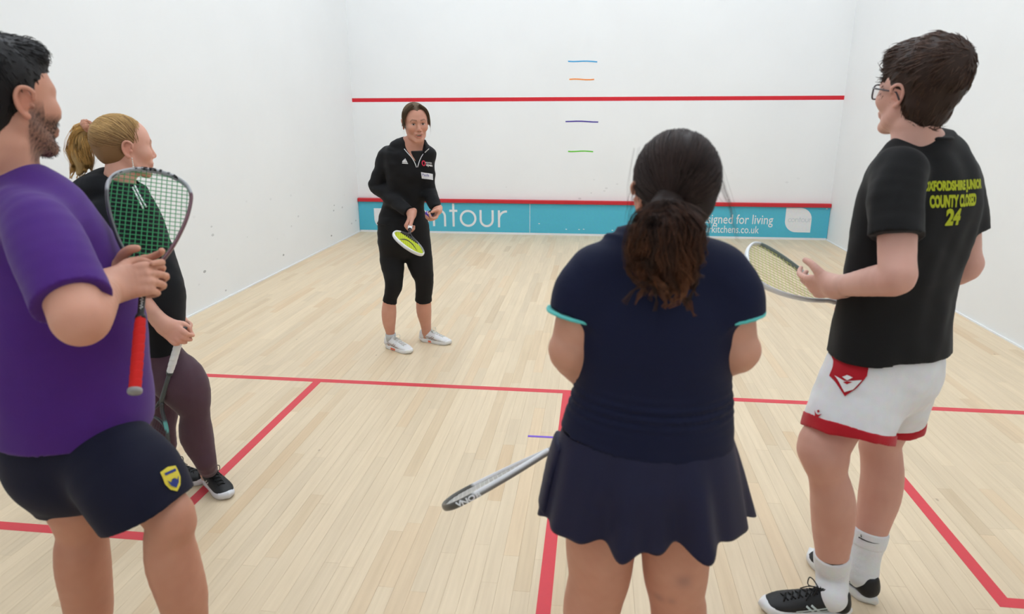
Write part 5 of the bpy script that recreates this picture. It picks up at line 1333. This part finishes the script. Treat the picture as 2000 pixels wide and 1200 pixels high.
# ---------------------------------------------------------------- the woman in the navy skirt
def build_player_skirt():
    HD = -6
    B = Frame((0, 0, 0), facing(HD)); lat = B.d(1, 0, 0); fwd = B.d(0, 1, 0); up = np.array([0, 0, 1.]); Y = 2.0
    hd = Frame(W(1315, 382, 2.0), facing(-12, -4, 0), 1.0)
    tn = [torso_node(1093, 1432, 848, Y, .66, HD), torso_node(1110, 1428, 800, Y, .66, HD), torso_node(1121, 1424, 752, Y, .66, HD), torso_node(1122, 1424, 715, Y, .66, HD), torso_node(1119, 1436, 660, Y, .64, HD), torso_node(1116, 1448, 610, Y, .60, HD),
          torso_node(1126, 1444, 560, Y, .55, HD), torso_node(1145, 1425, 520, Y, .48, HD), torso_node(1175, 1398, 498, Y, .42, HD), torso_node(1230, 1360, 482, Y+.01, .55, HD)]
    k1, k2 = W(1164, 1150, 1.99), W(1320, 1150, 2.0)
    aL = np.array([k1[0]-.015, k1[1]+.0, .09]); aR = np.array([k2[0]+.005, k2[1]+.02, .09])
    root = empty('person', (float((aL[0]+aR[0])/2), float((aL[1]+aR[1])/2), 0))
    tag(root, 'person in navy top and flared skirt with dark wavy ponytail, seen from behind', 'person')
    # racket
    ax = camdir(-.888, .440, .12); tip = W(867, 990, 2.14); butt = tip-ax*.683
    vw = nrm(CC-(tip-ax*.16)); pin = nrm(np.cross(vw, ax)); pin = pin if pin[2] > 0 else -pin; nr = pin*.993+vw*.115
    fL = grip_frame(butt+ax*.15, ax, up+fwd*.3, 1, 62, .95); fR = grip_frame(butt+ax*.06, ax, -fwd*.6+up*.8, -1, 70, .95)
    shL, elL = W(1150, 535, 1.985), W(1112, 690, 1.97); shR, elR = W(1418, 540, 2.0), W(1440, 690, 1.99)
    armL = arm_nodes(shL, elL, fL.o, (.048, .050, .046, .040, .026)); armR = arm_nodes(shR, elR, fR.o, (.048, .050, .046, .040, .026))
    handL = hand_ops(fL, GRIP, THUMB_WRAP, 1); handR = hand_ops(fR, GRIP, THUMB_WRAP, -1)
    pr_ = lambda ul, ur, v, Y_: cn(ul, ur, v, Y_)
    legL = [(W(1185, 930, 2.0), .10), pr_(1105, 1240, 1040, 1.99), pr_(1107, 1237, 1085, 1.99), pr_(1111, 1230, 1125, 1.99), pr_(1105, 1218, 1160, 1.99), pr_(1100, 1209, 1196, 1.985)]
    legR = [(W(1330, 930, 2.0), .10), pr_(1253, 1388, 1040, 2.0), pr_(1255, 1384, 1085, 2.0), pr_(1258, 1380, 1125, 2.0), pr_(1267, 1374, 1160, 2.0), pr_(1272, 1378, 1196, 2.0)]
    for l, a in ((legL, aL), (legR, aR)):
        k_ = l[-1][0]; l += [(k_+(a-k_)*.30, .062), (k_+(a-k_)*.65, .046), (k_+(a-k_)*.9, .036), (a, .036)]
    neck = Loft([(W(1300, 500, 2.0), .055, .055), (hd(0, -.03, -.10), .050, .053), (hd(0, -.02, -.05), .050, .055)], lat=lat)
    core = [('+', Loft([(p, a*.88, b*.88) for p, a, b in tn], lat=lat), 0), ('+', neck, .03)]
    limbs = [('+', Loft(armL), .03), ('+', Loft(armR), .03), ('+', Loft(legL), .03), ('+', Loft(legR), .03)]
    hops = head_ops(hd, 1.0); hops[0] = ('+', hops[0][1], .02)
    base = lin(206, 152, 128)
    def colors(V):
        c = skin_cols(base, 9)(V); face_colors(c, V, hd, base, lin(180, 100, 96), lin(50, 34, 28))
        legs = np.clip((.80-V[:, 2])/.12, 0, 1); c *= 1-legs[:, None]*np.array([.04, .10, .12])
        for u, v, r_, am in ((1334, 1130, .018, .5), (1287, 1172, .012, .4), (1312, 1172, .010, .35)): blend(c, gauss(V, W(u, v, 1.93), (r_, .05, r_)), lin(130, 100, 95), am)
        return c
    lo, hi = bounds(core+limbs, .02); zc = hd(0, 0, -.145)[2]; h0 = hd(0, 0, 0)
    chunks = [(core+limbs, .0065, (lo, np.array([hi[0], hi[1], zc+.008]))), (core+hops, .0035, (np.array([h0[0]-.17, h0[1]-.17, zc]), h0+.17)),
              (handL+[limbs[0]], .0032, (fL(.05, 0, 0)-.105, fL(.05, 0, 0)+.105)), (handR+[limbs[1]], .0032, (fR(.05, 0, 0)-.105, fR(.05, 0, 0)+.105))]
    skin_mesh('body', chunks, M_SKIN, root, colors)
    # top
    mt = cloth('navy_top', lin(14, 20, 48), .72, sheen=.03)
    sL = [(shL+lat*.012, .068), (shL+(elL-shL)*.22-lat*.004, .070), (shL+(elL-shL)*.50-lat*.004, .068)]; sR = [(shR-lat*.012, .068), (shR+(elR-shR)*.22+lat*.004, .070), (shR+(elR-shR)*.50+lat*.004, .066)]
    cN = W(1300, 488, 2.0)
    top = [('+', Loft(tn, lat=lat, flat0=True), 0), ('+', Loft(sL, flat1=True), .04), ('+', Loft(sR, flat1=True), .04), ('+', Loft([(cN+[0, 0, -.04], .085, .072), (cN, .068, .066)], lat=lat, flat1=True), .03)]
    w1 = wrinkle(.0030, 17, 51); w2 = wrinkle(.0010, 45, 52)
    zt = W(1270, 820, 1.87)[2]
    ruch = lambda P: .0035*np.sin((P[:, 2]-.12*(P[:, 0]-root.location[0])**2)*300+1.5*np.sin(P[:, 0]*9))*np.exp(-((P[:, 2]-zt)/.035)**2)
    V, Q = solid(top, .0058, disp=lambda P: w1(P)+w2(P)+ruch(P)); o_top = mesh('top', V, Q, mt, root, True)
    mtr = cloth('aqua_trim', lin(96, 196, 190), .7)
    for nn in (sL, sR):
        a = nn[-1][0]; d = nrm(a-nn[-2][0]); r_ = nn[-1][1]
        V, Q = solid([('+', Loft([(a-d*.002, r_+.0028), (a+d*.002, r_+.0028), (a+d*.006, r_+.0025)], flat0=True, flat1=True), 0)], .0036); o = mesh('sleeve_trim', V, Q, mtr, o_top, True); o['label'] = 'aqua sleeve trim'
    # skirt: flared cloth with flutes
    ms = cloth('navy_skirt', lin(17, 19, 50), .6, sheen=.03, spec=.3)
    c0 = W(1262, 838, 2.0); c1 = W(1256, 996, 2.0); na = 220; nv = 30; V = []
    pw = 1/pxm(c0); pw1 = 1/pxm(c1)
    for j in range(nv+1):
        t = j/nv; c = c0+(c1-c0)*t
        a_ = (np.interp(t, [0, .25, .5, 1], [164, 176, 186, 203]))*(pw+(pw1-pw)*t); b_ = a_*np.interp(t, [0, .4, 1], [.68, .72, .70])
        for i in range(na):
            th = 2*math.pi*i/na
            fl = math.sin(10*th+.9+.8*math.sin(2*th+1))*.6+math.sin(17*th+2.2)*.35+math.sin(5*th+1)*.25
            fl *= .65+.45*math.sin(3*th); am = .032*t**1.1; dz = -.022*(.6+.5*math.sin(3*th))*t**2*(math.sin(10*th+.9+.8*math.sin(2*th+1)+.3)*.6+.5*math.sin(17*th+2.5))
            V.append(c+lat*(a_+am*fl)*math.cos(th)+fwd*(b_+am*fl)*math.sin(th)+up*dz)
    n1 = len(V); inner = [v+(c0-v)*[.02, .02, 0] for v in V[-na:]]
    Fc = [(j*na+i, (j+1)*na+i, (j+1)*na+(i+1) % na, j*na+(i+1) % na) for j in range(nv) for i in range(na)]
    # thickness: inner wall a few millimetres in
    V = np.array(V); cc = np.concatenate([np.tile(c0+(c1-c0)*j/nv, (na, 1)) for j in range(nv+1)]); dirv = V-cc; dirv[:, 2] = 0; dirv /= np.linalg.norm(dirv, axis=1)[:, None]
    V2 = V-dirv*.004; Fi = [tuple(x+n1 for x in f[::-1]) for f in Fc]; rim = [(nv*na+i, n1+nv*na+i, n1+nv*na+(i+1) % na, nv*na+(i+1) % na) for i in range(na)]
    topc = [tuple(range(na))]
    mesh('skirt', np.concatenate([V, V2]), Fc+Fi+rim, ms, root, True)
    # under-layer panel at the left hip
    V, Q = solid([('+', Loft([(W(1092, 862, 1.99), .018, .05), (W(1075, 915, 1.99), .016, .055), (W(1062, 985, 1.985), .016, .05)], lat=lat, flat1=True), 0)], .006, disp=w1); mesh('skirt_fold', V, Q, ms, root, True)
    # feet (below the frame)
    mu = mat('navy_trainer', (.03, .035, .07), .5); mso = mat('trainer_sole_white', (.75, .75, .75), .5); msk = cloth('white_ankle_sock', (.75, .75, .75))
    for ank, left in ((aL, True), (aR, False)):
        dd = nrm(B.d(-.12 if left else .15, 1, 0)); a = np.array([ank[0], ank[1], 0])-dd*.056; shoe(root, a, a+dd*.26, .255, (mu, mso, mu, mso, mso), None, left=left, marks=False)
        V, Fc = tube_vf([ank+[0, 0, -.04], ank+[0, 0, .025]], [.039, .040], 16, True); mesh('sock', V, Fc, msk, root, True)
    # hair
    dk = np.array(lin(50, 36, 32)); tipc = np.array(lin(134, 84, 54)); E = lambda c, r_: Ell(hd(*c), np.array(r_)*hd.s, hd.R)
    tie = W(1304, 412, 1.865)
    cap = solid([('+', E((0, -.018, .040), (.086, .106, .098)), 0), ('+', Loft([(tie+fwd*.02, .035, .03), (W(1302, 445, 1.875), .052, .034), (W(1299, 510, 1.872), .050, .030), (W(1300, 550, 1.872), .028, .020), (W(1303, 575, 1.872), .010, .010)], lat=lat), .02), ('+', E((0, -.055, -.025), (.058, .045, .052)), .04), ('-', E((0, .110, -.010), (.070, .080, .10)), .01), ('-', E((0, .09, -.10), (.09, .11, .09)), .012)], .0045, disp=lambda P: vnoise(P, 45, 8)*.0025)
    tie = W(1304, 412, 1.865); tl = hd.inv(tie[None])[0]
    r = np.random.RandomState(21); N = 2000; S = 9; t = np.linspace(0, 1, S); P = []
    rr = np.array((.088, .108, .100)); c = np.array((0, -.018, .038)); q1 = nrm((tl-c)/rr)
    while len(P) < N:                                   # combed back to the tie
        q0 = nrm(r.normal(size=3)); L0 = c+q0*rr
        if L0[1] > .055 and L0[2] < .085: continue
        if L0[2] < -.062 or (L0[2] < -.03 and L0[1] > .0): continue
        sl = (1-t)[:, None]*q0+t[:, None]*q1; sl /= np.linalg.norm(sl, axis=1)[:, None]; P.append(c+sl*rr*(1.0+.02*r.rand()+.010*np.sin(t*3+r.rand()*6))[:, None])
    P = np.array(P)
    paths = [hd(P.reshape(-1, 3)).reshape(N, S, 3)]; rad = [.0011]
    # wavy tail
    for k_ in range(34):
        a = r.uniform(-1, 1)*(.85+.15*r.rand()); dep = r.uniform(-.02, .05); ln = r.uniform(.55, 1.0)
        ve = 445+ln*178-32*abs(a)
        g = [tie+lat*a*.02+up*.005, W(1304+a*64, 436, 1.85-dep), W(1301+a*80+r.normal()*8, 492, 1.83-dep*.5), W(1301+a*72+r.normal()*12, 445+(ve-445)*.65, 1.84-dep*.4), W(1304+a*46+r.normal()*18, ve, 1.85-dep*.3)]
        paths.append(lock(g, .020, 60, S=14, wave=.006+.006*r.rand(), wl=.065+.03*r.rand(), seed=100+k_, taper=.5)); rad.append(.0008)
    for k_ in range(8):                                 # flyaways
        sx = -1 if k_ % 2 else 1; g = [hd(sx*.085, -.02, .03+.01*k_), hd(sx*(.10+.01*r.rand()), -.05, -.02), hd(sx*(.105+.02*r.rand()), -.07, -.09), hd(sx*(.09+.03*r.rand()), -.08, -.13)]
        paths.append(lock(g[:3], .012, 4, S=14, wave=.004, wl=.08, seed=200+k_)); rad.append(.00025)
    def hc(V, ids, tt, k_):
        f = .55+.9*np.random.RandomState(k_+5).rand(ids.max()+1)[ids]
        if k_ == 0: return np.clip(dk*f[:, None], 0, 1)
        m_ = np.clip((.12+.88*tt)*(.05+.95*((k_*37 % 10)/10)**1.5), 0, 1)[:, None]; return np.clip((dk*(1-m_)+tipc*m_)*f[:, None], 0, 1)
    hr_ = hair_mesh('hair', root, M_HAIR, cap, paths, rad, hc, lambda V: np.tile(dk*.6, (len(V), 1)))
    V, Fc = tube_vf([tie+fwd*-.012+lat*.024*math.cos(a)+up*.020*math.sin(a) for a in np.linspace(0, 2*math.pi, 20)], .006, 8, False); mesh('hair_tie', V, Fc, mat('brown_tie', (.03, .02, .018), .8), hr_, True)
    # racket
    def fc(L):
        c = np.tile(np.array((.74, .74, .75)), (len(L), 1)); c[L[:, 1] < -.002] = (.22, .215, .20); c[(L[:, 2] > .585)] = (.085, .082, .07); return c
    e, rf = racket(butt, ax, nr, 'white and grey racket held low and edge-on in front of the person in the skirt', 'tear', fc, (.75, .75, .72), (.05, .05, .05), (.5, .5, .5), (.02, .02, .02), sr=.0008)
    hoop = [c for c in e.children if c.name.startswith('hoop')][0]; bh = bvh_of(hoop)
    for c_, u, v in (('N', 908, 981), ('V', 897, 985), ('O', 921, 974), ('B', 934, 968)):
        V, Fc = text_vf(c_, .026, .001); decal_at('hoop_letter', (V*[1, .7, 1], Fc), u, v, bh, M_WHITE, hoop, .0012, None, tuple(pin))
build_player_skirt()

# ---------------------------------------------------------------- the woman in the black hoodie
def build_player_hoodie():
    HD = 24
    B = Frame((0, 0, 0), facing(HD)); lat = B.d(1, 0, 0); fwd = B.d(0, 1, 0); up = np.array([0, 0, 1.]); Y = 2.96
    hd = Frame(W(243, 290, 2.96), facing(38, -2, 0), .96)
    tn = [torso_node(248, 347, 690, Y, .78, HD), torso_node(236, 354, 645, Y, .76, HD), torso_node(218, 357, 597, Y, .74, HD), torso_node(203, 353, 560, Y, .72, HD), torso_node(187, 337, 515, Y, .70, HD), torso_node(172, 318, 467, Y, .66, HD),
          torso_node(162, 302, 430, Y, .60, HD), torso_node(158, 287, 400, Y, .55, HD), torso_node(172, 270, 374, Y, .52, HD), torso_node(195, 252, 355, Y, .7, HD)]
    aR0 = G(412, 940); ankR = cn(395, 424, 925, aR0[1]-.01); ankL = cn(350, 378, 890, 3.10)
    legR = [cn(268, 362, 715, 2.95), cn(304, 400, 745, 2.93), cn(335, 409, 778, 2.92), cn(354, 408, 803, 2.915), cn(353, 411, 830, 2.92), cn(355, 415, 855, 2.925), cn(372, 419, 885, 2.92), cn(386, 422.5, 910, 2.92)]
    legR[0] = (legR[0][0], legR[0][1]*.98)
    hemR = cn(395, 424, 923, aR0[1]); footR = G(412, 950)
    gL = G(372, 938)
    aL = np.array([gL[0]-.10, gL[1]+.0, .10]); h_ = W(282, 715, 3.03); k_ = (h_+aL)/2+fwd*.05+lat*-.01
    legL = [(h_, .085), (h_*.5+k_*.5, .074), (k_, .056), (k_*.65+aL*.35-fwd*.015, .054), (k_*.3+aL*.7, .043)]; hemL = (aL+[0, 0, .045], .037)
    ra = np.array([footR[0]-.015, footR[1]+.02, .10])
    root = empty('person', (float((ra[0]+aL[0])/2), float((ra[1]+aL[1])/2), 0))
    tag(root, 'person with blonde ponytail in black hoodie and plum leggings by left wall', 'person')
    # racket hanging from the right hand
    hp = W(352, 658, 2.86); p2 = W(341.5, 714, 2.84); th = W(321, 762, 2.83); ax = nrm(W(318, 772, 2.82)-W(353, 652, 2.86)); butt = hp-ax*.045
    nr = CC-hp; nr = nr-ax*(nr@ax)
    nr = nrm(nr)*.75+nrm(np.cross(ax, nr))*.66
    shR, elR = W(205, 425, 2.84), W(255, 565, 2.80)
    xR = camdir(.70, .58, -.12); nR = camdir(.1, .1, -1); nR = nrm(nR-xR*(nR@xR)); wR = butt+ax*.040-xR*.068-nR*.021; fR = Frame(wR, np.stack([xR, np.cross(nR, xR), nR], 1), .95)
    shL, elL, wl = W(232, 425, 3.10), W(285, 565, 3.12), W(345, 620, 3.05)
    xL = camdir(.7, .6, .2); nL = nrm(np.cross(xL, up)); fL = Frame(wl, np.stack([xL, np.cross(nL, xL), nL], 1), .93)
    armR = arm_nodes(shR, elR, wR, (.044, .043, .039, .037, .025)); armL = arm_nodes(shL, elL, wl, (.044, .043, .038, .036, .024))
    handR = hand_ops(fR, GRIP, THUMB_WRAP, -1); handL = hand_ops(fL, GRIP, THUMB_WRAP, 1)
    neck = Loft([(W(228, 372, 2.96), .056, .058), (hd(0, -.026, -.10), .050, .055), (hd(0, -.015, -.05), .049, .056)], lat=lat)
    core = [('+', Loft([(p, a*.86, b*.86) for p, a, b in tn], lat=lat), 0), ('+', neck, .03)]
    limbs = [('+', Loft(armR), .03), ('+', Loft(armL), .03), ('+', Loft(shrink(legR, .004)+[(ra+[0, 0, .02], .033), (ra+[0, 0, -.05], .036)]), .03), ('+', Loft(shrink(legL, .004)+[(aL, .033), (aL+[0, 0, -.05], .036)]), .03)]
    hops = head_ops(hd, 1.0); hops[0] = ('+', hops[0][1], .02)
    base = lin(218, 165, 145)
    def colors(V):
        c = skin_cols(base, 13)(V); face_colors(c, V, hd, base, lin(186, 104, 100), lin(130, 96, 70), blush=.45); 
        blend(c, gauss(V, fR(.08, 0, 0), (.05,)*3), np.array(base)*[1, .78, .74], .4); return c
    lo, hi = bounds(core+limbs, .02); zc = hd(0, 0, -.145)[2]; h0 = hd(0, 0, 0)
    chunks = [(core+limbs, .0068, (lo, np.array([hi[0], hi[1], zc+.008]))), (core+hops, .0028, (np.array([h0[0]-.17, h0[1]-.17, zc]), h0+.17)),
              (handR+[limbs[0]], .0028, (fR(.05, 0, 0)-.105, fR(.05, 0, 0)+.105)), (handL+[limbs[1]], .0034, (fL(.05, 0, 0)-.105, fL(.05, 0, 0)+.105))]
    skin_mesh('body', chunks, M_SKIN, root, colors)
    mt = cloth('black_hoodie', lin(24, 26, 30), .85, sheen=.03)
    slR = [(shR-lat*.01, .066), (armR[1][0], .062), (armR[2][0], .060), (elR, .058), (armR[4][0], .050)]; slL = [(shL+lat*.01, .064), (armL[1][0], .060), (elL, .058), (armL[4][0], .05), (armL[6][0], .038)]
    w1 = wrinkle(.004, 20, 61); w2 = wrinkle(.0018, 50, 62)
    cN = W(226, 362, 2.96)
    hood = [('+', Loft([(W(160, 374, 2.93), .030, .050), (W(178, 368, 2.93), .055, .085), (W(208, 364, 2.94), .055, .105), (W(240, 365, 2.95), .036, .095)], lat=up), .03)]
    hood += [('+', Loft([(cN+lat*.085*math.cos(a)*1.0+fwd*(.085*math.sin(a))+up*(-.012+.018*-math.sin(a)), .026) for a in np.linspace(.2, 2*math.pi-.2+.4, 14)]), .02)]
    top = [('+', Loft(tn, lat=lat, flat0=True), 0), ('+', Loft(slR, flat1=True), .035), ('+', Loft(slL, flat1=True), .035)]+hood+[('-', Loft([(hd(0, -.01, -.20), .058, .058), (hd(0, -.01, -.03), .07, .07)], lat=lat), .01)]
    V, Q = solid(top, .006, disp=lambda P: w1(P)+w2(P)); o_top = mesh('hoodie', V, Q, mt, root, True)
    d = nrm(tn[0][0]-tn[1][0]); V, Q = solid([('+', Loft([(tn[0][0]-d*.05, tn[0][1]*1.0, tn[0][2]*1.0), (tn[0][0]-d*.02, tn[0][1]*.985, tn[0][2]*.985), (tn[0][0]+d*.004, tn[0][1]*.95, tn[0][2]*.95)], lat=lat, flat1=True), 0)], .006, disp=w1); mesh('waistband', V, Q, mt, o_top, True)
    # drawstrings
    bt = bvh_of(o_top); parts = []
    for pts in ([(263, 362), (268, 372), (276, 388), (286, 405)], [(259, 366), (265, 378), (273, 394), (280, 408)]):
        q_ = []
        for u, v in pts:
            p, n = ray_hit(bt, u, v)
            if p is None: p = W(u, v, 2.88)
            q_.append(p+(CC-p)/np.linalg.norm(CC-p)*.004)
        parts.append(tube_vf(spline(q_, 12), .0032, 6))
    V, Fc = join_vf(parts); o = mesh('drawstring', V, Fc, M_WHITE, o_top, True)
    # leggings
    ml = cloth('plum_leggings', lin(78, 54, 64), .65, sheen=.1)
    hips = [torso_node(238, 352, 705, 2.97, .80, HD), torso_node(244, 344, 675, 2.96, .76, HD)]
    V, Q = solid([('+', Loft(hips, lat=lat), 0), ('+', Loft(legR+[hemR], flat1=True), .03), ('+', Loft(legL+[hemL], flat1=True), .03)], .006, disp=wrinkle(.001, 60, 63)); mesh('leggings', V, Q, ml, root, True)
    # shoes
    mu = mat('black_runner', (.011, .011, .012), .55, .35, bump=(150, .3, .002)); mso = mat('runner_sole', (.70, .69, .71), .5); mlc = mat('runner_lace', (.012, .012, .012), .7); mm = mat('runner_stripe', (.52, .47, .44), .4)
    tR = G(463, 992); dR = nrm(np.array([tR[0]-ra[0], tR[1]-ra[1], 0])); a = np.array([ra[0], ra[1], 0])-dR*.056; shoe(root, a, a+dR*.26, .262, (mu, mso, mu, mlc, mm), None, left=False)
    dL = nrm(np.array([.96, -.05, 0])); a = np.array([aL[0], aL[1], 0])-dL*.056; shoe(root, a, a+dL*.26, .262, (mu, mso, mu, mlc, mm), None, left=True)
    # hair
    bl = np.array(lin(214, 176, 116)); dkb = np.array(lin(142, 106, 70)); E = lambda c, r_: Ell(hd(*c), np.array(r_)*hd.s, hd.R)
    cap = solid([('+', E((0, -.017, .040), (.081, .102, .0935)), 0), ('+', E((0, -.055, -.018), (.054, .042, .046)), .04), ('-', E((0, .112, -.010), (.078, .080, .095)), .01), ('-', E((.08, .06, -.05), (.05, .06, .065)), .01), ('-', E((-.08, .06, -.05), (.05, .06, .065)), .01),
                 ('-', E((.088, -.010, -.008), (.022, .028, .038)), .008), ('-', E((-.088, -.010, -.008), (.022, .028, .038)), .008), ('-', Plane(hd(0, -.05, -.065), hd.d(0, -.6, 1)), .012), ('-', E((0, .07, -.10), (.08, .11, .08)), .012)], .004)
    tie = W(174, 248, 2.96)
    cV, cQ = solid([('+', Loft([(tie, .012, .012), (W(160, 268, 2.96), .030, .026), (W(157, 300, 2.96), .036, .028), (W(158, 325, 2.96), .026, .020), (W(154, 338, 2.96), .010, .010)], lat=lat), 0)], .005, disp=lambda P: vnoise(P*[1, 1, .3], 160, 4)*.003)
    cap = (np.concatenate([cap[0], cV]), np.concatenate([cap[1], cQ+len(cap[0])])); nc = len(cap[0])-len(cV)
    tl = hd.inv(tie[None])[0]; r = np.random.RandomState(31); N = 1700; S = 10; t = np.linspace(0, 1, S); P = []
    c = np.array((0, -.017, .038)); rr = np.array((.083, .104, .0955)); q1 = nrm((tl-c)/rr)
    while len(P) < N:
        q0 = nrm(r.normal(size=3)); L0 = c+q0*rr
        # roots along the hairline and over the skull only
        if L0[1] > .055 and L0[2] < .075: continue
        if L0[2] < -.030 and L0[1] > -.03: continue
        if abs(L0[0]) > .05 and L0[1] > -.02 and L0[2] < .022: continue
        if L0[2] < -.058: continue
        sl = (1-t)[:, None]*q0+t[:, None]*q1; sl /= np.linalg.norm(sl, axis=1)[:, None]; P.append(c+sl*rr*(1.0+.025*r.rand()*np.sin(t*3.1))[:, None])
    P = np.array(P); paths = [hd(P.reshape(-1, 3)).reshape(N, S, 3)]; rad = [.0009]
    for k_ in range(20):
        a = r.uniform(-1, 1); g = [tie+lat*a*.008, W(160+a*10, 258, 2.96+.02*a), W(155+a*18+r.normal()*3, 295, 2.96+r.normal()*.02), W(158+a*18+r.normal()*5, 325, 2.96+r.normal()*.02), W(152+a*20+r.normal()*6, 343+r.uniform(-14, 12), 2.96)]
        paths.append(lock(g, .018, 66, S=11, wave=.005, wl=.08, seed=300+k_, taper=.3)); rad.append(.0007)
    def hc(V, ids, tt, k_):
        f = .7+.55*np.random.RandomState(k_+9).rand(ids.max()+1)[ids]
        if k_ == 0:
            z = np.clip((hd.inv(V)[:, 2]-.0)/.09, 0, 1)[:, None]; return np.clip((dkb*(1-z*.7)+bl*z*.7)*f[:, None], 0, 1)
        return np.clip((bl*np.array([1.08, 1.0, .82]))*f[:, None], 0, 1)
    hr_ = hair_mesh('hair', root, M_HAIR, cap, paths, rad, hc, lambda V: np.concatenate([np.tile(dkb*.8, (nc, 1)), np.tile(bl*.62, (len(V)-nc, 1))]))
    n_ = nrm(W(160, 262, 2.96)-W(186, 240, 2.96)); b1 = nrm(np.cross(n_, up)); b2 = np.cross(n_, b1)
    V, Fc = tube_vf([tie+(b1*math.cos(a)+b2*math.sin(a))*(.017+.003*math.sin(9*a)) for a in np.linspace(0, 2*math.pi, 40)], [.013+.002*math.sin(k_*1.7) for k_ in range(40)], 8, False); o = mesh('scrunchie', V, Fc, cloth('peach_scrunchie', lin(196, 142, 118), .8), hr_, True); o['label'] = 'peach scrunchie'
    # drop earring
    ep = hd(.0815, .000, -.036); parts = []
    for k_, (dz, r_) in enumerate(((0, .003), (-.008, .0028), (-.015, .0033), (-.022, .003), (-.030, .0042), (-.038, .003))):
        parts.append(tube_vf([ep+[0, 0, dz+r_], ep+[0, 0, dz], ep+[0, 0, dz-r_]], [.0006, r_, .0006], 8))
    V, Fc = join_vf(parts); tag(mesh('earring', V, Fc, mat('pearl', (.75, .72, .66), .25, .6)), 'pale beaded drop earring worn by person with blonde ponytail', 'earring')
    def fc(L):
        c = np.tile(np.array((.035, .038, .04)), (len(L), 1)); c[(L[:, 2] > .40) & (L[:, 2] < .43)] = (.10, .35, .32); return c
    racket(butt, ax, nr, 'dark framed racket with white grip hanging down beside plum leggings', 'oval', fc, (.06, .05, .06), (.78, .78, .77), (.05, .06, .06), (.05, .05, .05), sr=.0008)
build_player_hoodie()
